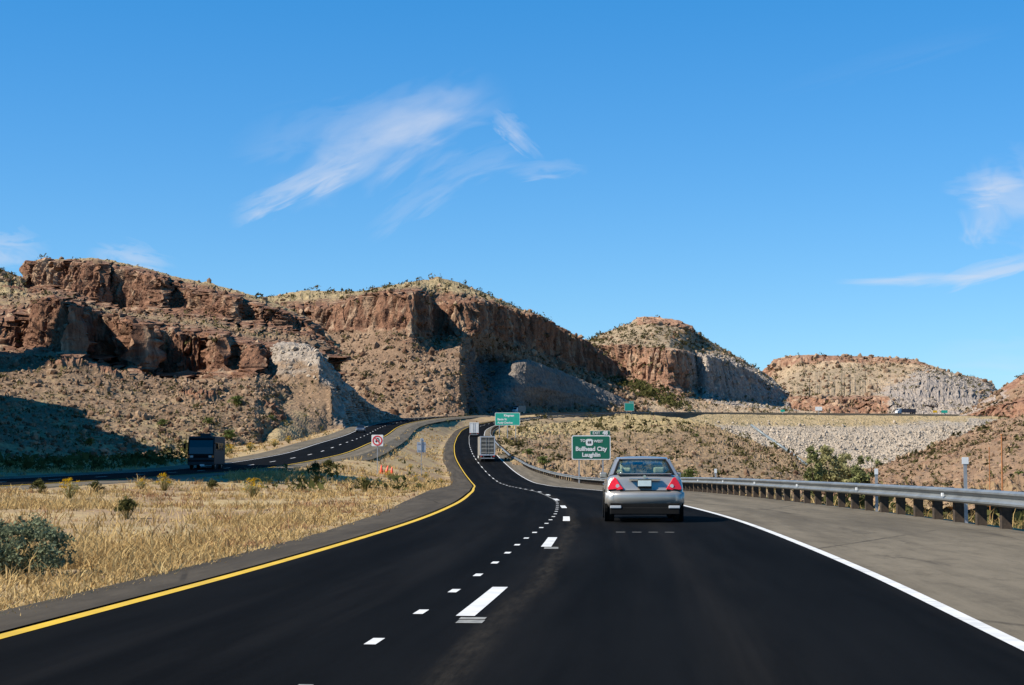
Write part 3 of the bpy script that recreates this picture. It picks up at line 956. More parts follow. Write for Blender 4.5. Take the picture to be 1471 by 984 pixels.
# conical butte with a rock cap and a cliff band
HILLS['butte'] = hill('butte', 800, 1180, 330, [
    dict(pts=[(800, 512, 1000), (835, 492, 1000), (870, 477, 990), (905, 464, 975), (913, 453, 972), (940, 451, 970), (975, 456, 970), (990, 465, 975), (1000, 477, 985), (1030, 495, 1000), (1060, 512, 1015), (1100, 537, 1035), (1130, 561, 1050), (1146, 585, 1060), (1180, 594, 1060)], c=[(905, 0), (914, 1), (988, 1), (996, 0)], g=[(905, 1), (914, 0), (988, 0), (996, 1), (1050, 0.8), (1080, 0.3)], k=[(1040, 0), (1090, 0.9)], ease=4),
    dict(pts=[(800, 514, 992), (835, 494, 990), (870, 480, 978), (905, 468, 958), (913, 465, 952), (940, 464, 946), (975, 469, 950), (990, 473, 958), (1000, 481, 972), (1030, 498, 988), (1060, 515, 1000), (1100, 540, 1022), (1130, 564, 1040), (1146, 587, 1052), (1180, 595, 1055)], c=[(905, 0), (914, 1), (988, 1), (996, 0)], g=[(905, 1), (914, 0), (988, 0), (996, 1), (1050, 0.8), (1080, 0.3)], k=[(1040, 0), (1090, 0.9)], ease=4),
    dict(pts=[(800, 516, 990), (835, 496, 986), (870, 482, 974), (905, 470, 955), (940, 467, 943), (975, 472, 947), (990, 476, 955), (1000, 483, 970), (1030, 500, 985), (1060, 517, 997), (1100, 542, 1018), (1130, 566, 1036), (1180, 595, 1052)], g=[(990, 1), (1050, 0.7), (1080, 0.2)], k=[(1040, 0), (1090, 0.9)], ease=4),
    dict(pts=[(800, 522, 960), (835, 498, 955), (865, 494, 932), (900, 493, 907), (940, 497, 894), (962, 499, 892), (972, 501, 904), (1000, 505, 940), (1040, 515, 950), (1060, 522, 956), (1100, 546, 988), (1180, 596, 1042)], g=[(960, 1), (1000, 0.5), (1040, 0)], k=[(990, 0), (1040, 0.9), (1180, 1)], ease=1),
    dict(jit=3, pts=[(800, 525, 955), (835, 500, 950), (865, 497, 925), (900, 496, 900), (940, 500, 888), (962, 502, 885), (972, 504, 898), (1000, 508, 935), (1015, 510, 925), (1040, 517, 945), (1060, 524, 950), (1100, 548, 985), (1130, 570, 1010), (1180, 596, 1040)], c=[(800, 0.6), (865, 1), (965, 1), (990, 0.9), (1010, 0.2), (1180, 0)], g=[(840, 0.8), (865, 0.3), (960, 0.3), (1000, 0.1)], k=[(970, 0), (1005, 1), (1180, 1)], ease=1),
    dict(jit=5, pts=[(800, 535, 950), (835, 518, 940), (865, 527, 917), (900, 541, 892), (940, 547, 880), (962, 549, 878), (975, 556, 890), (1000, 561, 926), (1015, 562, 918), (1040, 574, 935), (1100, 583, 960), (1135, 587, 980), (1180, 597, 1020)], c=[(800, 0.6), (865, 1), (965, 1), (990, 0.9), (1010, 0.2), (1180, 0)], k=[(970, 0), (1005, 1), (1180, 1)], ease=1),
    dict(pts=[(800, 560, 840), (865, 560, 850), (900, 562, 852), (960, 566, 860), (1000, 574, 880), (1040, 579, 885), (1100, 586, 905), (1180, 597, 950)], g=[(800, 0.5), (960, 0.2), (1000, 0)], c=[(800, 0.0), (905, 0.0), (925, 0.8), (975, 0.8), (990, 0)], k=[(980, 0), (1010, 0.4), (1060, 0.8), (1180, 1)]),
    dict(pts=[(800, 587, 735), (880, 588, 768), (960, 588, 806), (1050, 589, 838), (1180, 592, 862)], g=0.2),
    dict(pts=[(800, 596, 722), (880, 596, 752), (960, 597, 790), (1050, 597, 825), (1180, 600, 850)], g=0.2),
], [5, 3, 20, 3, 26, 22, 14, 4], FAR, colsize=5, butt=9, rough=0.8, dadd=45, outcrop=0.3, seed=23, colamp=2.4)

# hill at the right border
HILLS['right'] = hill('hill', 1378, 1700, 240, [
    dict(pts=[(1365, 600, 800), (1395, 588, 800), (1410, 575, 800), (1430, 563, 800), (1450, 547, 800), (1471, 535, 800), (1520, 515, 800), (1600, 500, 800), (1700, 490, 800)], c=0.6, g=0.2),
    dict(pts=[(1365, 602, 790), (1395, 591, 788), (1410, 579, 786), (1430, 568, 784), (1450, 553, 782), (1471, 542, 780), (1520, 525, 780), (1700, 500, 780)], c=[(1365, 0.2), (1430, 0.3), (1450, 0.8), (1700, 0.8)], k=[(1365, 1), (1420, 1), (1450, 0.3), (1480, 0)]),
    dict(pts=[(1365, 604, 765), (1400, 590, 760), (1430, 578, 750), (1471, 562, 745), (1700, 530, 735)], k=[(1365, 1), (1430, 0.9), (1455, 0.2), (1700, 0)], c=[(1365, 0), (1440, 0.3), (1700, 0.6)]),
    dict(pts=[(1365, 606, 735), (1400, 594, 728), (1430, 582, 722), (1471, 576, 715), (1700, 560, 700)], c=1.0),
    dict(pts=[(1365, 610, 730), (1400, 606, 722), (1430, 606, 714), (1471, 606, 706), (1700, 600, 690)], c=0.9),
    dict(pts=[(1365, 612, 722), (1430, 613, 708), (1471, 613, 700), (1700, 613, 684)]),
], [4, 12, 16, 16, 3], REDHILL, dadd=108, colsize=4, butt=5, rough=0.7, seed=31, colamp=1.8)

# central mesa: long cliff, steep talus, nose cut away for the road
HILLS['centre'] = hill('mesa', 330, 930, 480, [
    dict(pts=[(330, 432, 780), (390, 424, 780), (440, 415, 775), (520, 418, 765), (560, 410, 760), (600, 403, 755), (617, 402, 752), (630, 397, 750), (645, 399, 752), (660, 404, 756), (700, 421, 770), (740, 440, 795), (780, 457, 835), (800, 467, 860), (820, 480, 885), (835, 491, 905), (870, 503, 925), (930, 545, 940)], g=1, c=[(740, 0), (800, 0.6), (930, 0.6)], ease=5),
    dict(jit=3.5, pts=[(330, 455, 670), (390, 447, 690), (440, 447, 690), (475, 441, 676), (500, 434, 674), (530, 425, 662), (560, 421, 652), (592, 421, 642), (606, 424, 664), (628, 436, 700), (655, 436, 690), (680, 434, 700), (700, 438, 726), (720, 442, 738), (740, 448, 766), (765, 455, 778), (780, 461, 800), (820, 483, 844), (850, 497, 874), (880, 521, 890), (930, 551, 900)], g=0.35, c=0.8, ease=1),
    dict(jit=6, pts=[(330, 470, 665), (390, 470, 684), (440, 472, 685), (475, 472, 671), (500, 472, 668), (530, 468, 657), (560, 467, 646), (592, 474, 636), (606, 480, 658), (628, 479, 694), (655, 474, 684), (680, 472, 694), (700, 475, 720), (720, 482, 732), (740, 488, 760), (765, 496, 772), (780, 502, 794), (820, 522, 838), (850, 532, 868), (880, 547, 882), (930, 563, 892)], c=1.0, g=0, ease=1),
    dict(pts=[(330, 478, 655), (440, 478, 676), (500, 480, 660), (560, 478, 640), (592, 486, 632), (628, 488, 680), (665, 484, 674), (700, 483, 712), (740, 496, 752), (780, 508, 784), (820, 528, 826), (850, 540, 854), (930, 566, 880)], c=0.12, g=0.1, k=0),
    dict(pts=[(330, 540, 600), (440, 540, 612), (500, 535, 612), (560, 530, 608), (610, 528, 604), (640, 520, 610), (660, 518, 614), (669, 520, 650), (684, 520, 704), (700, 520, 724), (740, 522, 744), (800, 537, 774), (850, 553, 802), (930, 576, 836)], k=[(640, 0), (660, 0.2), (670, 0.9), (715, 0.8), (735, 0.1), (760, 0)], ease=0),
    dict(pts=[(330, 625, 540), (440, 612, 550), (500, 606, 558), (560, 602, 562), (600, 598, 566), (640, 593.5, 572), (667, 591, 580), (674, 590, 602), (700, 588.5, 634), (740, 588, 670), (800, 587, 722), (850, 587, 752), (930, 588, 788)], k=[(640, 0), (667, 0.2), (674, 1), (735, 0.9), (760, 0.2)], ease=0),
    dict(pts=[(330, 650, 500), (440, 640, 515), (500, 632, 525), (560, 625, 532), (600, 618, 540), (640, 610, 552), (667, 604, 566), (674, 602, 586), (700, 599, 616), (740, 598, 652), (800, 596, 708), (850, 596, 740), (930, 597, 776)], g=0.6),
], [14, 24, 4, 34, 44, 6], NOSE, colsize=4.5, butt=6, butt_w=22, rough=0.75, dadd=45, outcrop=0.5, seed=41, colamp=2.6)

# rounded grey road cut beyond the nose
HILLS['cut'] = hill('road_cut', 672, 940, 220, [
    dict(pts=[(672, 580, 690), (700, 545, 705), (725, 523, 708), (740, 515, 708), (755, 513, 712), (775, 519, 725), (800, 528, 745), (830, 540, 765), (870, 559, 788), (910, 578, 805), (940, 590, 815)], g=0.3, k=[(672, 0.3), (735, 0.8), (780, 0.3), (940, 0.2)], ease=3),
    dict(pts=[(672, 582, 684), (700, 550, 697), (725, 530, 697), (740, 523, 694), (755, 522, 698), (775, 528, 714), (800, 537, 735), (830, 548, 756), (870, 564, 779), (910, 581, 798), (940, 591, 808)], k=[(672, 0.6), (730, 1), (940, 0.9)], c=0, ease=3),
    dict(pts=[(672, 586, 655), (700, 570, 668), (740, 556, 680), (775, 556, 698), (800, 561, 720), (830, 568, 744), (870, 576, 768), (910, 585, 790), (940, 592, 802)], k=1, ease=3),
    dict(pts=[(672, 592, 628), (700, 590, 648), (740, 588, 672), (775, 587, 704), (800, 587, 722), (830, 587, 742), (870, 587, 764), (910, 588, 782), (940, 589, 798)], k=1, ease=3),
    dict(pts=[(672, 600, 605), (740, 598, 655), (800, 597, 708), (870, 597, 750), (940, 598, 784)], g=0.4),
], [3, 14, 18, 5], CUT, colsize=3, rough=0.5, dadd=45, outcrop=0, seed=47, colamp=0.7)

# left mesa: upper cliff, bench, lower cliff in deep buttresses, long talus to the road
HILLS['left'] = hill('mesa', -160, 490, 520, [
    dict(pts=[(-160, 330, 470), (-60, 362, 470), (0, 385, 470), (30, 398, 470), (36, 397, 480), (40, 377, 503), (60, 372, 500), (90, 372, 500), (130, 369, 496), (170, 375, 494), (200, 381, 490), (230, 390, 488), (300, 405, 480), (360, 421, 474), (400, 436, 470), (440, 455, 466), (490, 505, 440)], g=0.8, c=0.2, ease=4),
    dict(jit=4, pts=[(-160, 340, 455), (-60, 368, 455), (0, 390, 455), (30, 401, 455), (36, 401, 462), (41, 380, 472), (60, 375, 464), (100, 377, 455), (150, 380, 446), (160, 384, 458), (170, 388, 456), (200, 392, 447), (235, 400, 438), (246, 408, 452), (262, 412, 448), (300, 421, 436), (338, 430, 426), (350, 436, 440), (372, 442, 434), (400, 450, 430), (440, 463, 430), (490, 508, 425)], c=[(-160, 0), (36, 0), (40, 0.9), (490, 0.9)], g=[(-160, 0.8), (36, 0.8), (42, 0.3), (490, 0.3)], ease=0),
    dict(jit=5, pts=[(-160, 380, 440), (0, 408, 440), (34, 412, 445), (41, 408, 466), (75, 412, 458), (100, 420, 450), (150, 437, 441), (160, 440, 453), (170, 442, 451), (200, 445, 442), (235, 444, 433), (246, 444, 447), (262, 444, 443), (300, 448, 431), (338, 457, 421), (350, 460, 435), (372, 463, 429), (400, 468, 425), (440, 477, 425), (490, 511, 420)], c=[(-160, 0), (34, 0), (40, 1), (490, 1)], g=[(-160, 0.8), (34, 0.8), (42, 0)], ease=0),
    dict(pts=[(-160, 425, 420), (40, 432, 400), (75, 424, 395), (100, 429, 392), (160, 451, 390), (235, 458, 388), (300, 466, 388), (350, 478, 385), (400, 484, 388), (440, 488, 392), (490, 513, 400)], c=0.25, g=0.5),
    dict(jit=8, pts=[(-160, 455, 330), (0, 468, 322), (30, 460, 320), (48, 442, 312), (62, 432, 306), (90, 429, 298), (106, 436, 294), (118, 444, 332), (150, 453, 338), (172, 458, 330), (186, 462, 310), (200, 466, 306), (212, 470, 334), (240, 476, 342), (262, 479, 340), (290, 482, 342), (305, 486, 318), (322, 488, 314), (334, 489, 336), (350, 494, 322), (366, 500, 318), (374, 502, 330), (420, 500, 345), (490, 520, 360)], c=0.9, g=0.2, ease=0),
    dict(jit=8, pts=[(-160, 510, 327), (0, 502, 319), (30, 497, 317), (48, 495, 309), (62, 496, 303), (90, 500, 295), (106, 504, 291), (118, 508, 329), (150, 520, 335), (172, 526, 327), (186, 528, 307), (200, 530, 303), (212, 532, 331), (240, 535, 339), (262, 536, 337), (290, 537, 339), (305, 536, 315), (322, 535, 311), (334, 534, 333), (350, 533, 319), (366, 532, 315), (374, 530, 327), (420, 528, 342), (490, 540, 356)], c=1.0, ease=0),
    dict(pts=[(-160, 530, 290), (0, 520, 285), (100, 525, 272), (200, 548, 278), (300, 553, 286), (366, 550, 292), (420, 545, 315), (490, 556, 340)], c=0.1, g=0.3),
    dict(pts=[(-160, 600, 190), (0, 600, 205), (100, 596, 218), (200, 598, 228), (300, 600, 240), (366, 598, 258), (420, 592, 290), (490, 592, 325)], c=0.05, g=0.4),
    dict(pts=[(-160, 662, 118), (-60, 666, 130), (0, 668, 142), (100, 668, 165), (200, 665, 188), (300, 658, 212), (366, 650, 235), (420, 638, 262), (490, 620, 300)], g=0.55),
    dict(pts=[(-160, 680, 110), (0, 682, 132), (100, 680, 155), (200, 677, 178), (300, 670, 202), (366, 661, 225), (420, 650, 252), (490, 628, 292)], g=0.8),
], [8, 26, 16, 14, 34, 8, 30, 30, 6], MESA, colsize=2.1, butt=5, butt_w=16, rough=0.62, outcrop=1, dadd=[(-160, 110), (100, 120), (200, 115), (300, 106), (366, 97), (420, 106), (490, 108)], seed=53, colamp=2.1)

# whitish knob with a pale talus fan and a grey cut on its right flank
HILLS['knob'] = hill('rock_knob', 320, 590, 240, [
    dict(pts=[(320, 530, 375), (345, 520, 372), (372, 502, 362), (385, 495, 358), (400, 490, 354), (415, 489, 352), (440, 491, 346), (452, 496, 342), (462, 506, 338), (470, 514, 352), (490, 541, 364), (520, 570, 376), (545, 588, 384), (560, 597, 390), (590, 606, 396)], c=0.4, k=[(320, 0), (380, 0.8), (460, 0.9), (480, 0.5), (590, 0.2)], ease=1),
    dict(pts=[(320, 536, 356), (345, 528, 354), (372, 512, 345), (385, 502, 342), (400, 497, 338), (415, 496, 335), (440, 498, 328), (455, 506, 324), (464, 515, 326), (475, 526, 340), (495, 552, 356), (520, 575, 368), (545, 590, 376), (590, 607, 390)], c=0.4, k=[(320, 0), (370, 0.5), (385, 1), (590, 1)], ease=2),
    dict(pts=[(320, 548, 346), (345, 544, 343), (372, 532, 336), (385, 528, 333), (415, 524, 326), (440, 526, 320), (458, 530, 317), (470, 540, 322), (485, 552, 338), (500, 565, 350), (525, 583, 363), (545, 593, 370), (590, 608, 386)], c=0.2, k=[(320, 0), (370, 0.2), (385, 0.45), (455, 0.45), (468, 1), (590, 1)], ease=2),
    dict(pts=[(320, 590, 290), (400, 575, 313), (440, 566, 309), (476, 560, 309), (486, 566, 324), (505, 580, 340), (530, 594, 357), (560, 602, 370), (590, 610, 382)], k=[(320, 0.0), (400, 0.1), (474, 0.15), (482, 1), (590, 1)], g=[(320, 0.5), (420, 0.3), (470, 0)], ease=2),
    dict(pts=[(320, 652, 222), (366, 646, 236), (400, 638, 252), (440, 628, 276), (470, 619, 292), (494, 612, 303), (503, 610, 318), (530, 606, 342), (560, 604, 362), (590, 611, 376)], k=[(320, 0), (440, 0.1), (490, 0.3), (500, 0.9), (590, 0.7)], g=[(320, 0.8), (440, 0.6), (490, 0)], ease=2),
    dict(pts=[(320, 668, 212), (400, 652, 242), (440, 640, 264), (494, 622, 292), (530, 613, 332), (590, 616, 366)], g=0.8),
], [3, 14, 26, 28, 5], MESA, colsize=2.4, butt=2.0, butt_w=9, rough=0.6, dadd=[(320, 130), (366, 110), (385, 94), (400, 87), (440, 93), (470, 91), (494, 83), (503, 84), (530, 114), (560, 150), (590, 186)], seed=61, colamp=1.8)

# rock fill that carries the road across the valley
HILLS['fill'] = hill('embankment', 940, 1450, 320, [
    dict(pts=[(940, 594.2, 740), (1000, 594.6, 752), (1100, 595.4, 774), (1200, 596.4, 790), (1300, 597, 806), (1400, 597.8, 818), (1450, 598, 826)], g=1),
    dict(pts=[(940, 603, 731), (1000, 603, 745), (1100, 602, 768), (1200, 601.5, 784), (1300, 601, 800), (1400, 601.5, 812), (1450, 602, 820)], g=[(940, 1), (1250, 1), (1300, 0.7), (1450, 0.4)]),
    dict(pts=[(940, 620, 718), (1000, 620, 730), (1100, 625, 748), (1200, 628, 762), (1300, 626, 778), (1400, 620, 798), (1450, 615, 812)], k=1),
    dict(pts=[(940, 690, 655), (1100, 690, 690), (1230, 690, 705), (1350, 680, 725), (1450, 650, 770)], k=1),
], [5, 12, 46], FILL, colsize=2.0, rough=0.55, back=(8, 0.6), seed=71, colamp=0.3)

# brushy natural slope between the main road and the fill
HILLS['spur'] = hill('hillside', 712, 1185, 360, [
    dict(pts=[(712, 616, 575), (740, 606, 622), (780, 599, 654), (820, 597.6, 678), (900, 595, 710), (940, 595.5, 724), (970, 599, 722), (1000, 604, 705), (1030, 614, 650), (1060, 625, 590), (1100, 641, 520), (1125, 647, 480), (1142, 655, 455), (1154, 668, 440), (1185, 692, 420)], g=[(712, 1), (960, 1), (1010, 0.5), (1185, 0.2)], ease=5),
    dict(pts=[(712, 620, 540), (740, 612, 580), (780, 609, 615), (820, 607, 642), (900, 606, 668), (970, 610, 660), (1000, 615, 640), (1030, 622, 605), (1060, 632, 555), (1100, 647, 492), (1125, 652, 458), (1142, 660, 436), (1154, 672, 424), (1185, 695, 408)], g=[(712, 0.9), (930, 0.8), (1000, 0.4), (1185, 0.1)], ease=5),
    dict(pts=[(712, 636, 400), (760, 640, 430), (820, 642, 455), (900, 644, 445), (1000, 648, 420), (1100, 664, 390), (1142, 676, 380), (1185, 698, 370)], g=[(712, 0.35), (800, 0.25), (900, 0.1), (1185, 0)], ease=5),
    dict(pts=[(712, 652, 290), (740, 663, 262), (770, 676, 240), (800, 686, 226), (830, 693, 214), (865, 699, 202), (1000, 708, 200), (1185, 712, 240)], g=[(712, 0.5), (900, 0.3), (1185, 0.5)], ease=3),
    dict(pts=[(712, 670, 275), (740, 684, 245), (800, 704, 212), (865, 716, 190), (1000, 725, 185), (1185, 725, 225)], g=0.4),
], [6, 36, 44, 6], SPUR, back=(8, 3), rough=0.8, outcrop=0.35, seed=83)

# red brushy hillside on the right, below the fill
HILLS['redslope'] = hill('hillside', 1195, 1760, 330, [
    dict(pts=[(1195, 700, 400), (1225, 686, 410), (1260, 672, 420), (1300, 656, 435), (1350, 641, 450), (1400, 617, 470), (1440, 604, 480), (1471, 600, 480), (1560, 580, 480), (1760, 550, 480)], g=0.2, ease=6),
    dict(pts=[(1195, 704, 365), (1225, 692, 370), (1260, 680, 375), (1300, 667, 380), (1350, 654, 385), (1400, 634, 395), (1440, 622, 400), (1471, 618, 400), (1560, 602, 400), (1760, 580, 400)], g=0.3, ease=6),
    dict(pts=[(1195, 712, 250), (1300, 700, 215), (1400, 688, 190), (1471, 676, 180), (1560, 665, 175), (1760, 650, 170)], g=0.3, ease=6),
    dict(pts=[(1195, 735, 150), (1300, 730, 130), (1400, 728, 115), (1471, 726, 105), (1760, 722, 95)], g=0.5, ease=6),
], [22, 40, 26], REDHILL, back=(60, 25), rough=0.75, outcrop=0.5, seed=97)


# steep hill out of view on the left; its shade falls over the near road
def shade_hill():
    nx_, ny_ = 180, 240
    X, Y = np.meshgrid(np.linspace(-330, -34, nx_), np.linspace(30, 480, ny_), indexing='ij')
    rx = -92 - 0.25 * (Y - 120)
    prof = np.exp(-((X - rx) / np.where(X > rx, 21.0, 40.0))**2)
    along = sstep(36, 95, Y) * (1 - 0.12 * sstep(150, 225, Y)) * (1 - sstep(320, 390, Y))
    H = 72 * prof * along * (1 + 0.28 * fbm(X / 22, Y / 22, 0 * X, 4, 3)) + 2.2 * fbm(X / 5, Y / 5, 0 * X, 3, 8) * along
    H = np.maximum(H, 150 * np.exp(-((X + 228) / 36)**2 - ((Y - 366) / 46)**2) * (1 + 0.3 * fbm(X / 18, Y / 18, 0 * X, 4, 6)))
    z0 = rbf(X.ravel(), Y.ravel()).reshape(X.shape)
    Zz = z0 - 1.2 + H
    V = np.stack([X, Y, Zz], -1).reshape(-1, 3)
    idx = np.arange(nx_ * ny_).reshape(nx_, ny_)
    F = np.stack([idx[:-1, :-1], idx[1:, :-1], idx[1:, 1:], idx[:-1, 1:]], -1).reshape(-1, 4)
    me = fast_mesh('hill', V, F, MESA)
    vattr(me, 'zc', np.clip((H - 30) / 30, 0, 0.4))
    vattr(me, 'zg', np.full(nx_ * ny_, 0.1))
    vattr(me, 'zk', np.zeros(nx_ * ny_))
    o = link('hill', me)
    o['kind'] = 'structure'


shade_hill()


# ------------------------------------------------------------------ scattered stones and brush (uncountable)
def ico():
    bm = bmesh.new()
    bmesh.ops.create_icosphere(bm, subdivisions=1, radius=1.0)
    v = np.array([p.co[:] for p in bm.verts])
    f = np.array([[q.index for q in fc.verts] for fc in bm.faces])
    bm.free()
    return v, f


ICO_V, ICO_F = ico()


def pick(h, n, weight):
    """random points on a hill sheet, denser where weight(zones, v) is high"""
    G, Z, st = h['G'], h['Z'], h['start']
    m, k = G.shape[:2]
    out = []
    tries = 0
    while len(out) < n and tries < n * 20:
        tries += 1
        i, j = random.randint(st, m - 2), random.randint(0, k - 2)
        if random.random() < weight(Z[i, j], i / m):
            f, e = random.random(), random.random()
            p = (G[i, j] * (1 - f) + G[i + 1, j] * f) * (1 - e) + (G[i, j + 1] * (1 - f) + G[i + 1, j + 1] * f) * e
            out.append(p)
    return np.array(out)


def stones(name, P, sizes, mat, sink=0.25):
    n = len(P)
    nv = len(ICO_V)
    sc = sizes[:, None] * rng.uniform(0.55, 1.2, (n, 3))
    V = ICO_V[None] * (1 + rng.uniform(-0.28, 0.28, (n, nv, 1)))
    a = rng.uniform(0, 6.28, n)
    ca, sa = np.cos(a)[:, None], np.sin(a)[:, None]
    V = V * sc[:, None, :]
    x, y = V[..., 0] * ca - V[..., 1] * sa, V[..., 0] * sa + V[..., 1] * ca
    V = np.stack([x, y, V[..., 2]], -1) + P[:, None, :]
    V[..., 2] += (sizes * (0.5 - sink))[:, None]
    F = ICO_F[None] + (np.arange(n) * nv)[:, None, None]
    me = fast_mesh(name, V.reshape(-1, 3), F.reshape(-1, 3), mat)
    vattr(me, 'tone', np.repeat(rng.uniform(0, 1, n), nv))
    o = link(name, me)
    o['kind'] = 'stuff'
    return o


def leaves(P, rad, hgt, n_each, size, lean=0.0, hollow=0.5):
    """n_each little triangles through an ellipsoid at each point; returns verts, faces, tones"""
    n = len(P)
    d = rng.normal(size=(n, n_each, 3))
    d /= np.linalg.norm(d, axis=2)[:, :, None]
    r = rng.uniform(hollow, 1.0, (n, n_each, 1)) ** 0.6
    cpos = d * r
    cpos[..., 2] = np.abs(cpos[..., 2]) * 1.0
    ctr = P[:, None, :] + cpos * np.stack([rad, rad, hgt], -1)[:, None, :]
    q = rng.normal(size=(n, n_each, 3, 3))
    q /= np.linalg.norm(q, axis=3)[..., None]
    tri = ctr[:, :, None, :] + q * (size[:, None, None, None] * rng.uniform(0.6, 1.4, (n, n_each, 1, 1)))
    tone = np.clip(rng.normal(0.5, 0.22, (n, 1)) + rng.normal(0, 0.22, (n, n_each)), 0, 1)
    V = tri.reshape(-1, 3)
    F = np.arange(len(V)).reshape(-1, 3)
    return V, F, np.repeat(tone.ravel(), 3)


def brush(name, P, rad, mat, n_each=16, flat=0.8):
    V, F, T = leaves(P, rad, rad * flat * 1.5, n_each, rad * 0.42)
    me = fast_mesh(name, V, F, mat)
    vattr(me, 'tone', T)
    o = link(name, me)
    o['kind'] = 'stuff'
    return o


def lognorm(n, med, sig, lo, hi):
    return np.clip(med * np.exp(rng.normal(0, sig, n)), lo, hi)


P = np.vstack([pick(HILLS['left'], 5200, lambda z, v: (1 - z[0]) * (0.3 + v)), pick(HILLS['centre'], 3600, lambda z, v: (1 - z[0]) * (1 - 0.8 * z[1]) * (1 - z[2]))])
stones('boulders', P, lognorm(len(P), 0.00085, 0.5, 0.0004, 0.003) * P[:, 1], STONE)
P = pick(HILLS['knob'], 330, lambda z, v: z[2] * (1 - v))
stones('boulders', P, lognorm(len(P), 0.26, 0.5, 0.12, 0.8), PALESTONE)
P = np.vstack([pick(HILLS['fill'], 6500, lambda z, v: z[2])])
stones('rubble', P, lognorm(len(P), 0.30, 0.5, 0.14, 0.95), FILLSTONE, 0.1)
P = np.vstack([pick(HILLS['butte'], 700, lambda z, v: z[2]), pick(HILLS['far'], 400, lambda z, v: z[2])])
stones('boulders', P, lognorm(len(P), 0.5, 0.4, 0.3, 1.1), PALESTONE, 0.2)
P = np.vstack([pick(HILLS['redslope'], 2600, lambda z, v: 1), pick(HILLS['right'], 400, lambda z, v: 1 - z[0]), pick(HILLS['butte'], 500, lambda z, v: 1 - z[2]), pick(HILLS['far'], 500, lambda z, v: 1 - z[2])])
stones('boulders', P, lognorm(len(P), 0.0008, 0.5, 0.0004, 0.002) * P[:, 1], STONE)
P = pick(HILLS['spur'], 2200, lambda z, v: 1 - 0.5 * z[1])
stones('boulders', P, lognorm(len(P), 0.24, 0.45, 0.12, 0.8), STONE)

P = np.vstack([pick(HILLS['left'], 2100, lambda z, v: (1 - z[0]) * (0.4 + 0.6 * v)), pick(HILLS['centre'], 1100, lambda z, v: (1 - z[0]) * (0.15 + z[1])), pick(HILLS['knob'], 160, lambda z, v: z[1])])
brush('brush', P, lognorm(len(P), 0.0012, 0.5, 0.0005, 0.0028) * P[:, 1], BRUSH)
P = np.vstack([pick(HILLS['butte'], 1100, lambda z, v: 0.1 + z[1]), pick(HILLS['far'], 550, lambda z, v: 0.25 + z[1]), pick(HILLS['right'], 160, lambda z, v: 1)])
brush('brush', P, lognorm(len(P), 1.2, 0.3, 0.6, 2.4), BRUSH)
P = np.vstack([pick(HILLS['spur'], 1200, lambda z, v: 1), pick(HILLS['redslope'], 1500, lambda z, v: 1)])
brush('brush', P, lognorm(len(P), 0.0013, 0.6, 0.0005, 0.004) * P[:, 1], BRUSH)
# thicker green brush in the draw below the butte and along the cut's edge
P = np.array([at(random.uniform(850, 985), 0, 1) for _ in range(1)])
pts = []
for _ in range(260):
    f = random.random()
    px = 835 + 140 * f + random.uniform(-18, 18)
    py = 525 + 62 * f + random.uniform(-9, 6)
    G = HILLS['butte']['G'].reshape(-1, 3)
    u = G[:, 0] / G[:, 1] * FPX + CX
    vv = HOR - (G[:, 2] - EYE) / G[:, 1] * FPX
    k = int(np.argmin((u - px)**2 + (vv - py)**2))
    pts.append(G[k])
brush('brush', np.array(pts), lognorm(len(pts), 1.9, 0.3, 1.0, 3.2), OLIVE, 22)


# ------------------------------------------------------------------ dry grass
def clear_of_roads(x, y, pad=0.0):
    o1, _, b1, v1 = near_course(x, y, MAIN)
    o2, _, b2, v2 = near_course(x, y, OPP)
    ok1 = (o1 < -lsh_off[b1] + 0.1 - pad) | (o1 > rail_off[b1] + 0.6 + pad)
    ok2 = (o2 < -11.3 - pad) | (o2 > 2.7 + pad)
    return ok1 & ok2, o1


def grass(name, x, y, h, blades, mat, spread=0.35):
    n = len(x)
    z = ground_z(x, y)
    bx = x[:, None] + rng.normal(0, 1, (n, blades)) * (h * spread)[:, None]
    by = y[:, None] + rng.normal(0, 1, (n, blades)) * (h * spread)[:, None]
    L = h[:, None] * rng.uniform(0.55, 1.2, (n, blades))
    az = rng.uniform(0, 6.28, (n, blades))
    ln = rng.uniform(0.1, 0.75, (n, blades))
    wd = 0.005 + 0.00017 * y[:, None] + 0 * L
    wa = rng.uniform(0, 6.28, (n, blades))
    b0 = np.stack([bx, by, np.repeat(z[:, None], blades, 1) - 0.03], -1)
    side = np.stack([np.cos(wa), np.sin(wa), 0 * wa], -1) * wd[..., None]
    dirv = np.stack([np.cos(az) * ln, np.sin(az) * ln, np.sqrt(np.maximum(0.1, 1 - ln**2))], -1)
    mid = b0 + dirv * (L * 0.55)[..., None]
    tip = mid + (dirv + np.stack([np.cos(az) * 0.5, np.sin(az) * 0.5, -0.25 + 0 * az], -1)) * (L * 0.45)[..., None]
    V = np.stack([b0 - side, b0 + side, mid + side * 0.8, mid - side * 0.8, tip], 2).reshape(-1, 3)
    N = n * blades
    o = (np.arange(N) * 5)[:, None]
    F = np.vstack([o + np.array([[0, 1, 2]]), o + np.array([[0, 2, 3]]), o + np.array([[3, 2, 4]])])
    tone = np.clip(rng.normal(0.55, 0.2, (n, 1)) + rng.normal(0, 0.2, (n, blades)), 0, 1)
    me = fast_mesh(name, V, F, mat)
    vattr(me, 'tone', np.repeat(tone.ravel(), 5))
    ob = link(name, me)
    ob['kind'] = 'stuff'
    return ob


def scatter_xy(n, y0, y1, pxa, pxb, power=0.5):
    f = rng.uniform(0, 1, n)
    y = 1 / ((1 - f) / y0**power + f / y1**power)**(1 / power)
    px = rng.uniform(pxa, pxb, n)
    return (px - CX) / FPX * y, y


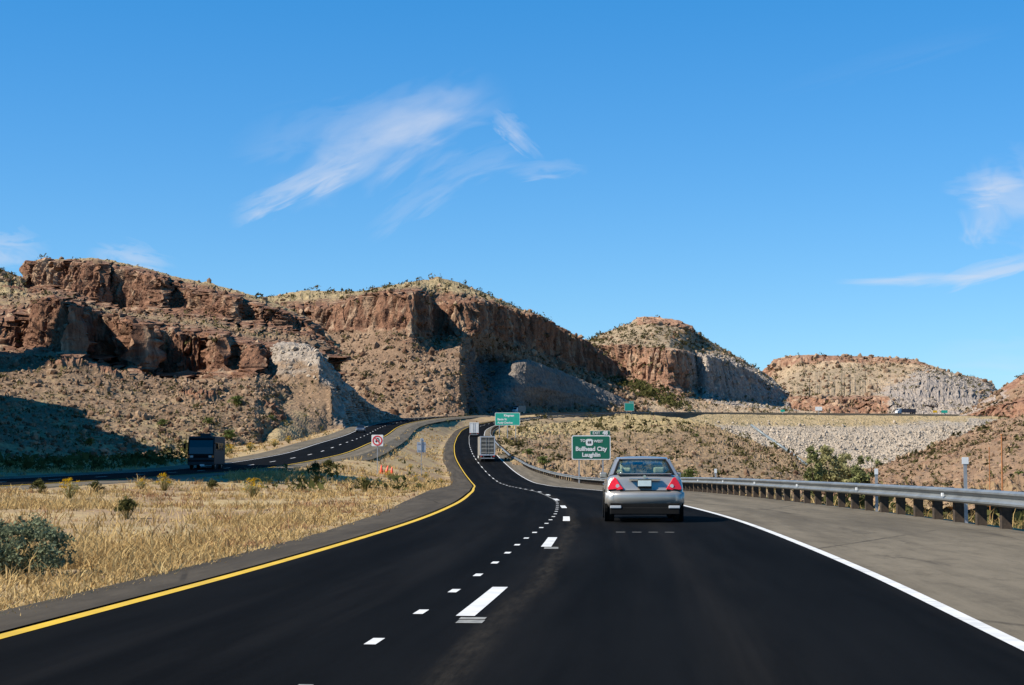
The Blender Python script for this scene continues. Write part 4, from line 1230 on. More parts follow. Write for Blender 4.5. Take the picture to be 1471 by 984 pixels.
x, y = scatter_xy(40000, 11, 330, -60, 720, 0.7)
ok, off = clear_of_roads(x, y)
den = fbm(x / 6, y / 9, 0 * x, 3, 77) + 0.12
edge_thin = sstep(-0.5, 2.4, -off - np.interp(y, LSHTAB[:, 0], LSHTAB[:, 1]))
ok &= (off < 3) & (rng.uniform(0, 1, len(x)) < np.clip(0.2 + 2.2 * den, 0.1, 1) * (0.3 + 0.7 * edge_thin))
ok &= (x > -26) | (y > 60)
ok &= ((x + 6.1)**2 + (y - 20.2)**2) > 1.4
xs, ys = x[ok], y[ok]
hgt = lognorm(len(xs), 0.18, 0.5, 0.06, 0.55) * (0.55 + 0.45 * edge_thin[ok])
red = (fbm(xs / 4, ys / 4, 0 * xs, 2, 15) > 0.2)
grass('dry_grass', xs[~red], ys[~red], hgt[~red], 9, STRAW)
grass('dry_grass', xs[red], ys[red], hgt[red] * 0.9, 9, REDSTRAW)
x, y = scatter_xy(15000, 110, 600, 330, 760, 0.4)
ok, off = clear_of_roads(x, y, 0.2)
ok &= (off < 3) & (off > -32) & (rng.uniform(0, 1, len(x)) < np.clip(0.35 + 1.6 * fbm(x / 8, y / 14, 0 * x, 3, 78), 0.05, 1))
grass('dry_grass', x[ok], y[ok], lognorm(ok.sum(), 0.38, 0.4, 0.15, 0.8), 6, STRAW)
x, y = scatter_xy(130, 90, 560, 340, 760, 0.4)
ok, off = clear_of_roads(x, y, 0.8)
ok &= (off < 3) & (off > -32)
brush('brush', np.stack([x[ok], y[ok], ground_z(x[ok], y[ok]) - 0.05], 1), lognorm(ok.sum(), 0.4, 0.4, 0.15, 0.9), OLIVE, 22)
x, y = scatter_xy(900, 150, 300, -40, 330, 0.4)
ok, off = clear_of_roads(x, y, 0.8)
ok &= (off < -30) & (rng.uniform(0, 1, len(x)) < 0.4 + 2.0 * fbm(x / 7, y / 12, 0 * x, 2, 79))
brush('brush', np.stack([x[ok], y[ok], ground_z(x[ok], y[ok]) - 0.05], 1), lognorm(ok.sum(), 0.55, 0.4, 0.25, 1.3), OLIVE, 26)
x, y = scatter_xy(5000, 140, 330, -40, 480, 0.4)
ok, off = clear_of_roads(x, y, 0.3)
ok &= (off < -30) & (rng.uniform(0, 1, len(x)) < 0.4 + 1.5 * fbm(x / 8, y / 12, 0 * x, 2, 80))
grass('dry_grass', x[ok], y[ok], lognorm(ok.sum(), 0.35, 0.4, 0.15, 0.7), 6, STRAW)
# flattened straw and thatch at the edge of the shoulder
x, y = scatter_xy(9000, 11, 150, -80, 700, 0.7)
ok, off = clear_of_roads(x, y, -0.15)
edge = -off - np.interp(y, LSHTAB[:, 0], LSHTAB[:, 1])
ok &= (off < 3) & (edge < 2.6) & (edge > -0.1)
grass('dry_grass', x[ok], y[ok], np.full(ok.sum(), 0.10), 8, STRAW, 1.2)
# behind the guardrail
x, y = scatter_xy(5000, 26, 260, 700, 1560, 0.6)
ok, off = clear_of_roads(x, y)
ok &= (off > 8) & (off < 40)
xs, ys = x[ok], y[ok]
sel = rng.uniform(0, 1, len(xs)) < 0.7
grass('dry_grass', xs[sel], ys[sel], lognorm(sel.sum(), 0.4, 0.3, 0.15, 0.7), 7, STRAW)
x, y = scatter_xy(1500, 30, 260, 700, 1560, 0.6)
ok, off = clear_of_roads(x, y, 0.8)
ok &= (off > 8) & (off < 45)
zg = ground_z(x[ok], y[ok])
brush('brush', np.stack([x[ok], y[ok], zg - 0.05], 1), lognorm(ok.sum(), 0.35, 0.35, 0.15, 0.8), OLIVE, 26)
# small stones on the median soil
x, y = scatter_xy(2600, 11, 200, -60, 700, 0.7)
ok, off = clear_of_roads(x, y)
ok &= off < 3
stones('pebbles', np.stack([x[ok], y[ok], ground_z(x[ok], y[ok])], 1), lognorm(ok.sum(), 0.016, 0.5, 0.008, 0.045), STONE)


# ------------------------------------------------------------------ single bushes and trees
def stems_mesh(n, h, r, wd, mat):
    V, F, T = [], [], []
    for k in range(n):
        a, ln = random.uniform(0, 6.28), random.uniform(0.1, 1.0)
        tip = Vector((math.cos(a) * r * ln, math.sin(a) * r * ln, h * random.uniform(0.6, 1.0) * (1 - 0.25 * ln)))
        base = Vector((math.cos(a), math.sin(a), 0)) * r * 0.12
        mid = base.lerp(tip, 0.5) + Vector((0, 0, 0.08 * h))
        sd = Vector((-math.sin(a + 0.7), math.cos(a + 0.7), 0)) * wd
        b = len(V)
        V += [base - sd, base + sd, mid + sd * 0.8, mid - sd * 0.8, tip]
        F += [(b, b + 1, b + 2), (b, b + 2, b + 3), (b + 3, b + 2, b + 4)]
        T += [random.random()] * 5
    me = fast_mesh('stem', np.array([v[:] for v in V]), np.array(F), mat)
    vattr(me, 'tone', T)
    return me


def crown_mesh(nm, cl, n, size, mat, bias=0.0):
    """cl: clumps (x, y, z, radius, height)"""
    cl = np.array(cl, float)
    V, F, T = leaves(cl[:, :3], cl[:, 3], cl[:, 4], n, np.full(len(cl), size), hollow=0.25)
    me = fast_mesh(nm, V, F, mat)
    vattr(me, 'tone', np.clip(T + bias, 0, 1))
    return me


def rabbitbrush(seed):
    random.seed(seed)
    h, r = 0.75, 0.48
    root = bpy.data.objects.new('flowering_bush', None)
    COL.objects.link(root)
    link('stem', stems_mesh(70, h, r, 0.012, STALK), root)
    cl = [(random.uniform(-.3, .3), random.uniform(-.3, .3), random.uniform(0.15, 0.5), 0.2, 0.2) for _ in range(9)]
    link('foliage', crown_mesh('foliage', cl, 34, 0.04, PALEGREEN, 0.0), root)
    cl = []
    for _ in range(30):
        a, q = random.uniform(0, 6.28), random.uniform(0, 0.42)
        cl.append((math.cos(a) * q, math.sin(a) * q, (0.7 - 1.6 * q * q) * random.uniform(0.6, 1.1), 0.08, 0.09))
    link('flower', crown_mesh('flower', cl, 20, 0.026, FLOWER), root)['kind'] = 'stuff'
    return root


def shrub(seed, mat, nm='shrub'):
    random.seed(seed)
    root = bpy.data.objects.new(nm, None)
    COL.objects.link(root)
    link('stem', stems_mesh(30, 0.7, 0.45, 0.014, STALK), root)
    cl = []
    for _ in range(22):
        a, q = random.uniform(0, 6.28), random.uniform(0, 0.42)
        cl.append((math.cos(a) * q, math.sin(a) * q, 0.12 + random.uniform(0, 0.5) * (1 - q), 0.17, 0.17))
    link('foliage', crown_mesh('foliage', cl, 40, 0.055, mat), root)
    return root


def snap(px, y, dz=0.0):
    x = (px - CX) / FPX * y
    return np.array([x, y, float(ground_z(np.array([x]), np.array([y]))[0]) + dz])


GB = 'yellow flowering bushes beside the roads'
yb = [(238, 78, 1.3, 'tallest yellow flowering bush in the median grass, in front of the motorhome'), (102, 62, 1.25, 'bright yellow flowering bush in the median above the big grey-green shrub'),
      (365, 68, 1.25, 'broad yellow flowering bush in the median straight below the end of the black road shadow'), (205, 80, 0.9, 'small yellow flowering bush just left of the tallest yellow bush'),
      (560, 158, 1.5, 'yellow flowering bush directly in front of the orange cones'), (597, 168, 1.1, 'low yellow flowering bush a little right of the orange cones'),
      (612, 205, 1.2, 'yellow flowering bush under the back of the grey sign'), (590, 215, 1.3, 'round yellow bush between the cones and the grey sign back'),
      (520, 130, 1.0, 'yellow flowering bush left of the orange cones by the shaded ditch'), (435, 118, 1.0, 'yellow bush on the near side of the shaded road edge'),
      (635, 190, 1.0, 'yellow bush at the left shoulder of the main road level with the cones'),
      (332, 222, 2.2, 'yellow bush on the far roadside just right of the motorhome'), (360, 232, 2.0, 'yellow bush on the far roadside, second right of the motorhome'), (395, 245, 1.9, 'yellow bush on the far roadside, third right of the motorhome'),
      (415, 262, 1.8, 'yellow bush on the far roadside, nearest the foot of the pale rock knob')]
proto = rabbitbrush(5)
proto2 = rabbitbrush(9)
for i, (px, yd, sc, lb) in enumerate(yb):
    o = (proto, proto2)[i] if i < 2 else copy_tree(random.choice((proto, proto2)))
    p = snap(px, yd)
    o.location = p
    o.rotation_euler = (0, 0, random.uniform(0, 6.28))
    sc *= 0.82
    o.scale = (sc, sc, sc * random.uniform(0.9, 1.1))
    tag(o, lb, 'bush', GB)

# big grey-green shrub at the left border
random.seed(31)
big = bpy.data.objects.new('shrub', None)
COL.objects.link(big)
tag(big, 'large grey-green leafy shrub low at the left border of the median', 'shrub')
cl = []
for _ in range(120):
    bx = random.uniform(-0.95, 0.62)
    top = (0.66 - 0.22 * abs(bx) ** 1.3) if bx > -0.3 else 0.72
    a = random.uniform(0, 1)
    cl.append((bx, random.uniform(-0.55, 0.55), random.uniform(0.04, max(0.1, top - 0.1)), random.uniform(0.1, 0.17), random.uniform(0.1, 0.15)))
link('foliage', crown_mesh('foliage', cl, 95, 0.028, SAGE), big)
link('stem', stems_mesh(40, 0.5, 0.7, 0.012, STALK), big)
big.location = snap(20, 20.0, 0.0)
big.scale = (1.05, 1.05, 1.1)
GS = 'green shrubs in the median grass'
proto = shrub(3, OLIVE)
for i, (px, yd, sc, lb) in enumerate([(185, 41, 0.75, 'small olive green shrub in the middle of the dry median grass'), (60, 66, 0.8, 'tan olive shrub left of the bright yellow bush'), (140, 68, 0.75, 'low olive shrub just right of the bright yellow bush'),
                                       (305, 80, 0.8, 'dark olive shrub in front of the motorhome'), (525, 92, 1.2, 'grey-olive shrub in the grass between the speed of the bend and the cones'), (455, 150, 1.6, 'dark shrub in the shaded ditch beside the far road'), (475, 165, 1.8, 'dark shrub at the right end of the black road shadow')]):
    o = proto if i == 0 else copy_tree(proto)
    if i == 4: lb = 'grey-olive shrub in the median below and left of the orange cones'
    o.location = snap(px, yd)
    o.rotation_euler = (0, 0, i * 1.3)
    o.scale = (sc, sc, sc)
    tag(o, lb, 'shrub', GS)
# larger green shrubs on the left hillside and right of the car
GH = 'green shrubs on the slopes'
proto = shrub(13, GREEN)
hs_ = [(340, 583, 'left', 3.4, 'green shrub halfway up the left slope below the dark cliff'), (235, 612, 'left', 2.4, 'dark green shrub on the lower left slope'), (330, 632, 'left', 3.2, 'largest green shrub above the road right of the motorhome'),
       (300, 610, 'left', 2.0, 'green shrub on the slope just above the motorhome'), (130, 640, 'left', 2.2, 'green shrub at the foot of the left slope near the shade'), (390, 605, 'left', 2.0, 'green shrub on the pale fan below the knob'),
       (860, 607, 'spur', 4.5, 'dark green shrub just below the far road, left of the small teal sign'), (990, 690, 'spur', 2.6, 'dark green shrub behind the guardrail right beside the silver sedan'), (780, 668, 'spur', 2.2, 'green shrub behind the guardrail left of the exit sign'),
       (760, 655, 'spur', 2.2, 'green shrub on the bank right of the grey truck'), (1463, 690, 'redslope', 1.4, 'green shrub behind the guardrail at the right border'), (1000, 628, 'spur', 2.0, 'olive shrub high on the brushy slope above the sedan')]
for i, (px, py, hn, sc, lb) in enumerate(hs_):
    o = proto if i == 0 else copy_tree(proto)
    G = HILLS[hn]['G'].reshape(-1, 3)
    u = G[:, 0] / G[:, 1] * FPX + CX
    vv = HOR - (G[:, 2] - EYE) / G[:, 1] * FPX
    k = int(np.argmin((u - px)**2 + (vv - py)**2))
    o.location = G[k] - np.array([0, 0, 0.1])
    o.rotation_euler = (0, 0, i * 2.1)
    o.scale = (sc * 1.2, sc * 1.2, sc)
    tag(o, lb, 'shrub', GH)


def tree(nm, label, base, h, r, mat, seed, n=46, leaf=0.09, lean=0.0):
    random.seed(seed)
    root = thing(nm, label, 'tree', base, 0, 'trees in the gully behind the guardrail')
    mb = MB()
    mb.cyl((0, 0, -0.4), (lean * 0.3, 0, h * 0.35), 0.13, 0.09, 8)
    cl = []
    for k in range(7):
        a = k * 0.9 + random.uniform(-.3, .3)
        q = r * random.uniform(0.35, 0.8)
        z1 = h * random.uniform(0.5, 0.85)
        st = (lean * 0.3, 0, h * random.uniform(0.12, 0.33))
        en = (lean + math.cos(a) * q, math.sin(a) * q, z1)
        mb.cyl(st, en, 0.06, 0.02, 6)
        for _ in range(6):
            f = random.uniform(0.45, 1.15)
            cl.append((st[0] + (en[0] - st[0]) * f + random.uniform(-.25, .25) * r, st[1] + (en[1] - st[1]) * f + random.uniform(-.25, .25) * r, st[2] + (en[2] - st[2]) * f + random.uniform(-.1, .1) * h, r * random.uniform(0.16, 0.3), h * random.uniform(0.06, 0.11)))
    mb.build('trunk', POSTWOOD, root)
    link('crown', crown_mesh('crown', cl, n, leaf, mat), root)


tree('gully_tree', 'pale feathery tree at left of the trees behind the guardrail', snap(1192, 150, -0.2), 7.4, 2.0, PALEGREEN, 4, 80, 0.17)
tree('gully_tree', 'low olive green tree at the foot of the drain pipe', snap(1168, 140, -0.2), 5.6, 1.3, TREEGREEN, 7, 60, 0.17)
tree('gully_tree', 'upright green tree right of the pale feathery tree', snap(1237, 145, -0.2), 6.6, 1.3, TREEGREEN, 12, 60, 0.16)
tree('gully_tree', 'wide tan-green tree top between the two taller gully trees', snap(1214, 160, -0.2), 6.8, 1.8, PALEGREEN, 15, 80, 0.17)

# ------------------------------------------------------------------ guardrail
gr = thing('guardrail', 'long galvanised guardrail on dark timber posts along the right shoulder', 'guardrail')
prof = [(0.0, 0.755), (-0.03, 0.748), (-0.082, 0.715), (-0.085, 0.68), (-0.05, 0.645), (-0.005, 0.612), (-0.005, 0.585), (-0.05, 0.552), (-0.085, 0.517), (-0.082, 0.482), (-0.03, 0.449), (0.0, 0.442)]
S0, S1 = by_y(MAIN, 22.0), by_y(MAIN, 745)
PS = 1.905


def roff(s):
    y = np.interp(s, MAIN['s'], MAIN['p'][:, 1])
    return float(np.interp(y, RAILTAB[:, 0], RAILTAB[:, 1]))


s = S0
npan = 0
while s < S1:
    seglen = PS * 4 if s < by_y(MAIN, 330) else PS * 8
    e = min(s + seglen, S1)
    q = max(2, int((e - s) / 1.9))
    rings = []
    for k in range(q + 1):
        ss = s + (e - s) * k / q + (0.06 if k == q else 0)
        jog = 0.004 if npan % 2 else 0.0
        rings.append([on(MAIN, ss, roff(ss) - 0.18 + o - jog, z) for o, z in prof] + [on(MAIN, ss, roff(ss) - 0.18 + o + 0.012 - jog, z) for o, z in reversed(prof)])
    MB().loft(rings).build('rail', GALV, gr)
    npan += 1
    s = e
pm = MB().box((0.06, 0, 0.24), (0.2, 0.2, 0.98)).box((-0.095, 0, 0.6), (0.11, 0.2, 0.33)).mesh('post', POSTWOOD)
bm_ = MB().cyl((-0.19, 0, 0.6), (-0.205, 0, 0.6), 0.02, n=8).mesh('bolt', GALV)
rf = MB().box((-0.285, 0, 0.6), (0.04, 0.09, 0.075)).mesh('reflector', SIGNWHITE)
# first post lines up with the one at 31.7 m
s = by_y(MAIN, 31.7) - PS * 5
k = 0
while s < S1 and k < 290:
    p = on(MAIN, s, roff(s))
    o = link('post', pm, gr)
    o.location, o.rotation_euler = p, (0, 0, heading(MAIN, s) + random.uniform(-0.03, 0.03))
    if k % 5 == 3:
        o2 = link('reflector', rf, gr)
        o2.location, o2.rotation_euler = p, (0, 0, heading(MAIN, s))
    s += PS
    k += 1

# marker posts by the guardrail
def marker(px, yd, h, plate_w, label, low=False):
    s = by_y(MAIN, yd)
    x = (px - CX) / FPX * yd + (0.35 if low else 0)
    yd *= (x / ((px - CX) / FPX * yd))
    t = thing('marker_post', label, 'marker post', (x, yd, np.interp(yd, MAIN['p'][:, 1], MAIN['p'][:, 2])), 0, 'marker posts at the guardrail')
    mb = MB()
    mb.box((0, 0, h / 2 - 0.2), (0.016, 0.03, h + 0.4)).box((-0.024, -0.012, h / 2 - 0.2), (0.032, 0.006, h + 0.4)).box((0.024, -0.012, h / 2 - 0.2), (0.032, 0.006, h + 0.4))
    mb.build('post', STEEL, t)
    MB().box((0, -0.024, h - plate_w * 0.5), (plate_w, 0.006, plate_w * (1.0 if not low else 1.6))).build('reflector_plate', SIGNWHITE, t, bevel=0.002)


marker(1384.5, 36.9, 1.42, 0.15, 'tallest white-topped grey marker post, standing right behind the guardrail')
marker(1257, 44.6, 1.13, 0.10, 'short white marker behind the guardrail left of the tallest marker post', True)
marker(1027, 80.5, 1.14, 0.13, 'small white-topped marker behind the guardrail just right of the sedan', True)

# rusty posts
def rust_post(px, yd, z0, h, r, lb):
    b = snap(px, yd)
    b[2] = min(b[2], z0)
    t = thing('rusty_post', lb, 'post', b, 0, 'thin rusty posts on the right hillside')
    MB().cyl((0, 0, 0), (0.02, 0, h - b[2]), r, r * 0.8, 8).build('shaft', RUST, t)
    MB().cyl((0.02, 0, h - b[2]), (0.02, 0, h - b[2] + 0.05), r * 1.4, r * 1.1, 8).build('cap', RUST, t)


rust_post(1437, 62, -1.5, 2.35, 0.035, 'taller thin rust-orange post behind the guardrail near the right border')
rust_post(1419, 66, -1.5, 1.9, 0.022, 'slighter rust-orange post left of the taller rusty post')

# ------------------------------------------------------------------ signs
FONT_CACHE = {}


def text_mesh(txt, size, mat, bold=0.0, align='CENTER'):
    cu = bpy.data.curves.new('lettering', 'FONT')
    cu.body, cu.size, cu.align_x, cu.align_y = txt, size, align, 'CENTER'
    cu.extrude, cu.offset, cu.resolution_u = 0.004, bold, 3
    ob = bpy.data.objects.new('tmp', cu)
    COL.objects.link(ob)
    dg = bpy.context.evaluated_depsgraph_get()
    me = bpy.data.meshes.new_from_object(ob.evaluated_get(dg))
    bpy.data.objects.remove(ob)
    bpy.data.curves.remove(cu)
    me.materials.clear()
    me.materials.append(mat)
    return me


def put_text(txt, x, z, size, parent, y=-0.05, mat=None, bold=0.0, align='CENTER'):
    o = link('lettering', text_mesh(txt, size, mat or SIGNWHITE, bold, align), parent)
    o.location, o.rotation_euler = (x, y, z), (R(90), 0, 0)
    return o


def rrect(w_, h_, r, cx=0, cz=0, n=4):
    pts = []
    for sx, sz, a0 in ((1, 1, 0), (-1, 1, 90), (-1, -1, 180), (1, -1, 270)):
        for k in range(n + 1):
            a = R(a0 + 90 * k / n)
            pts.append((cx + sx * (w_ / 2 - r) + r * math.cos(a), cz + sz * (h_ / 2 - r) + r * math.sin(a)))
    return pts


def panel(parent, w_, h_, cz, mat, border=0.06, r=0.2, cx=0.0, y=0.0, nm='sign_panel'):
    MB().prism_xz(rrect(w_, h_, r, cx, cz), y - 0.02, y + 0.02).build(nm, SIGNWHITE, parent)
    MB().prism_xz(rrect(w_ - 2 * border, h_ - 2 * border, r * 0.7, cx, cz), y - 0.028, y - 0.0205).build('sign_face', mat, parent)


# exit sign
D = 190.0
gz0 = -2.2
sc = FPX / D
sgn = thing('exit_sign', 'big green exit sign with a tab on top, on two steel posts behind the guardrail', 'road sign', ((849 - CX) / sc, D, gz0), R(2.5))
zb, zt = EYE + (HOR - 660.5) / sc - gz0, EYE + (HOR - 625.5) / sc - gz0
WD = 56 / sc
panel(sgn, WD, zt - zb, (zt + zb) / 2, SIGNGREEN, 0.11, 0.22)
panel(sgn, 2.3, 0.52, zt + 0.27, SIGNGREEN, 0.035, 0.1, cx=WD / 2 - 1.2, nm='exit_tab')
put_text('EXIT', WD / 2 - 1.62, zt + 0.26, 0.42, sgn, bold=0.008)
put_text('48', WD / 2 - 0.62, zt + 0.27, 0.58, sgn, bold=0.03)
hh = zt - zb
put_text('TO', -0.95, zt - 0.62, 0.42, sgn, bold=0.012)
put_text('WEST', 0.82, zt - 0.68, 0.40, sgn, bold=0.012)
MB().prism_xz(rrect(0.82, 0.78, 0.25, -0.2, zt - 0.80), -0.05, -0.029).build('route_shield', SIGNWHITE, sgn)
put_text('68', -0.2, zt - 0.80, 0.42, sgn, y=-0.06, mat=SIGNBLACK, bold=0.01)
put_text('Bullhead City', 0.0, zt - 1.55, 0.66, sgn, bold=0.024)
put_text('Laughlin', 0.0, zt - 2.22, 0.64, sgn, bold=0.024)
for x in (-WD * 0.31, WD * 0.30):
    MB().box((x, 0.09, (zt - 0.3) / 2 - 0.3), (0.16, 0.16, zt + 0.3)).box((x, 0.09, zb - 0.04), (0.2, 0.2, 0.05)).build('post', STEEL, sgn)
# distant overhead-size panel
D = 432.0
sc = FPX / D
x0 = (729 - CX) / sc
gz0 = float(ground_z(np.array([x0]), np.array([D]))[0]) - 0.5
sgn = thing('distance_sign', 'wide haze-paled green sign on posts above the right edge of the road bend', 'road sign', (x0, D, gz0), R(-3))
zb, zt = EYE + (HOR - 611.3) / sc - gz0, EYE + (HOR - 593) / sc - gz0
panel(sgn, 36 / sc, zt - zb, (zt + zb) / 2, SIGNTEAL, 0.1, 0.25)
put_text('Kingman', 0.4, zt - 0.75, 0.75, sgn, bold=0.03)
put_text('Beale St', -2.6, zt - 1.72, 0.75, sgn, bold=0.02, align='LEFT')
put_text('Andy Devine', -2.6, zt - 2.6, 0.75, sgn, bold=0.02, align='LEFT')
for x in (-2.1, 0.0, 2.1):
    MB().box((x, 0.1, (zt - 0.3) / 2), (0.2, 0.2, zt - 0.3)).build('post', STEEL, sgn)
# small teal sign by the far road
D = 712.0
sc = FPX / D
x0 = (904 - CX) / sc
gz0 = 21.0
sgn = thing('guide_sign', 'small teal green sign on two posts at the edge of the far road', 'road sign', (x0, D, gz0), R(10))
zb, zt = EYE + (HOR - 590.5) / sc - gz0, EYE + (HOR - 579) / sc - gz0
panel(sgn, 14 / sc, zt - zb, (zt + zb) / 2, SIGNTEAL, 0.12, 0.25)
panel(sgn, 2.0, 0.7, zt + 0.36, SIGNTEAL, 0.08, 0.1, cx=0.95, nm='exit_tab')
for x in (-1.1, 1.1):
    MB().box((x, 0.1, zb / 2 + 0.2), (0.2, 0.2, zb + 0.6)).build('post', STEEL, sgn)
# no-turn sign in the median
D = 165.0
sc = FPX / D
b = snap(542.5, D)
sgn = thing('no_turn_sign', 'square white sign with red circle and slash over a black arrow, in the median', 'road sign', b, R(-2))
cz = EYE + (HOR - 633) / sc - b[2]
panel(sgn, 1.16, 1.13, cz, SIGNWHITE, 0.03, 0.08)
ring = MB()
n = 32
rings = []
for k in range(n):
    a = 2 * math.pi * k / n
    rings.append([(math.cos(a) * q, yv, cz + math.sin(a) * q) for q, yv in ((0.5, -0.03), (0.5, -0.045), (0.37, -0.045), (0.37, -0.03))])
ring.loft(rings + [rings[0]], caps=False)
ca = math.cos(R(45))
ring.prism_xz([(-.36 * ca - .04, cz + .36 * ca - .04), (-.36 * ca + .04, cz + .36 * ca + .04), (.36 * ca + .04, cz - .36 * ca + .04), (.36 * ca - .04, cz - .36 * ca - .04)], -0.048, -0.046)
ring.build('prohibition_ring', SIGNRED, sgn)
ar = MB()
arc = []
for k in range(9):
    a = math.pi * k / 8
    arc.append((0.02 + 0.13 * math.cos(a), cz + 0.08 + 0.13 * math.sin(a)))
outer = [(0.02 + 0.18 * math.cos(math.pi * k / 8), cz + 0.08 + 0.18 * math.sin(math.pi * k / 8)) for k in range(9)]
inner = [(0.02 + 0.08 * math.cos(math.pi * k / 8), cz + 0.08 + 0.08 * math.sin(math.pi * k / 8)) for k in range(8, -1, -1)]
ar.prism_xz([(0.2, cz - 0.26)] + outer + [(-0.16, cz - 0.02)] + [(-0.06, cz - 0.02)] + inner + [(0.1, cz - 0.26)], -0.042, -0.03)
ar.prism_xz([(-0.26, cz - 0.02), (0.04, cz - 0.02), (-0.11, cz - 0.2)], -0.043, -0.03)
ar.build('arrow', SIGNBLACK, sgn)
MB().box((0, 0.06, (cz + 0.4) / 2), (0.07, 0.07, cz + 0.4)).build('post', STEEL, sgn)
# back of a sign
D = 200.0
sc = FPX / D
b = snap(605.5, D)
sgn = thing('sign_back', 'blank grey back of a road sign in the median near the left shoulder', 'road sign', b, R(6))
cz = EYE + (HOR - 642.5) / sc - b[2]
MB().prism_xz(rrect(1.06, 1.25, 0.06, 0, cz), -0.015, 0.015).build('sign_panel', SIGNBACK, sgn)
MB().prism_xz(rrect(0.42, 0.4, 0.05, 0.05, cz + 0.85), -0.015, 0.015).build('small_plate', SIGNBACK, sgn)
MB().box((0, -0.06, (cz + 1.0) / 2), (0.07, 0.07, cz + 1.0)).build('post', STEEL, sgn)
for dz in (-0.4, 0.4):
    MB().box((0, -0.03, cz + dz), (0.9, 0.03, 0.05)).build('bracket', STEEL, sgn)
# far signs along the causeway
def far_sign(nm, lb, px, py0, py1, wpx, D, mat):
    sc = FPX / D
    x0 = (px - CX) / sc
    gz0 = 25.0
    t = thing(nm, lb, 'road sign', (x0, D, gz0), 0, 'small far signs on the causeway')
    zb, zt = EYE + (HOR - py1) / sc - gz0, EYE + (HOR - py0) / sc - gz0
    MB().prism_xz(rrect(wpx / sc, zt - zb, 0.15, 0, (zt + zb) / 2), -0.03, 0.03).build('sign_panel', mat, t)
    MB().box((0, 0.1, (zt) / 2), (0.25, 0.12, zt)).build('post', STEEL, t)


far_sign('far_sign', 'tiny white sign on the causeway in front of the red cliff', 1176, 584.5, 590, 10, 840, SIGNWHITE)
far_sign('far_sign', 'tiny teal sign low at the left end of the causeway', 1124, 588.6, 592, 6, 822, SIGNTEAL)
far_sign('far_sign', 'tiny teal sign at the right end of the causeway', 1356.5, 589.5, 593.5, 9, 866, SIGNTEAL)
far_sign('far_sign', 'tiny yellow sign near the right end of the causeway', 1343, 589.8, 593, 6, 864, YELLOW)

# ------------------------------------------------------------------ cones
cone_m = None
for i, (px, dx, lb) in enumerate([(548.5, 0, 'left one of three orange cones standing in the median grass'), (555.5, 0, 'middle one of three orange cones standing in the median grass'), (563.5, 0, 'right one of three orange cones standing in the median grass')]):
    Dc = 178.0 + (0.8 if i == 1 else 0)
    b = snap(px, Dc)
    t = thing('traffic_cone', lb, 'cone', b, i * 0.4, 'orange cones in the median')
    if cone_m is None:
        base = MB().box((0, 0, 0.03), (0.5, 0.5, 0.06)).mesh('base', CONE)
        body = MB().loft([[(r_ * math.cos(a), r_ * math.sin(a), z) for a in (2 * math.pi * k / 14 for k in range(14))] for r_, z in ((0.22, 0.06), (0.17, 0.30), (0.145, 0.46), (0.06, 0.98), (0.04, 1.0))]).mesh('cone_body', CONE, True)
        cone_m = (base, body)
    for nm, me in zip(('base', 'cone_body'), cone_m): link(nm, me, t)
    if i == 1:
        t.rotation_euler = (0, R(12), 0.4)
    t.scale = (1.0, 1.0, 0.92)

# drain pipe down the fill
pp = [at(1078, 611, 715), at(1100, 627, 703), at(1128, 646, 690), at(1158, 668, 678)]
mb = MB()
for q0, q1 in zip(pp[:-1], pp[1:]):
    mb.cyl(q0 - np.array([0, 2.5, 0]), q1 - np.array([0, 2.5, 0]), 0.55, 0.55, 10)
dp = mb.build('drain_pipe', PIPE, None, True)
tag(dp, 'grey metal drain pipe running diagonally down the pale rock fill', 'pipe')


# ------------------------------------------------------------------ silver sedan
def wheel_parts(parent, x, y, r, wdt, mat_rim, side):
    wn = MB()
    prof_ = [(-wdt / 2, r * 0.62), (-wdt / 2, r * 0.93), (-wdt / 2 + 0.03, r), (wdt / 2 - 0.03, r), (wdt / 2, r * 0.93), (wdt / 2, r * 0.62)]
    n = 24
    rings = [[(x + a, y + math.cos(2 * math.pi * k / n) * q, r + math.sin(2 * math.pi * k / n) * q) for a, q in prof_] for k in range(n)]
    wn.loft(rings + [rings[0]], caps=False)
    o = wn.build('wheel', RUBBER, parent, True)
    rm = MB().cyl((x + side * (wdt / 2 - 0.02), y, r), (x - side * wdt * 0.3, y, r), r * 0.63, n=20)
    for k in range(5):
        a = 2 * math.pi * k / 5
        rm.box((x + side * (wdt / 2 - 0.015), y + math.cos(a) * r * 0.33, r + math.sin(a) * r * 0.33), (0.02, 0.07, 0.07))
    rm.build('rim', mat_rim, o)


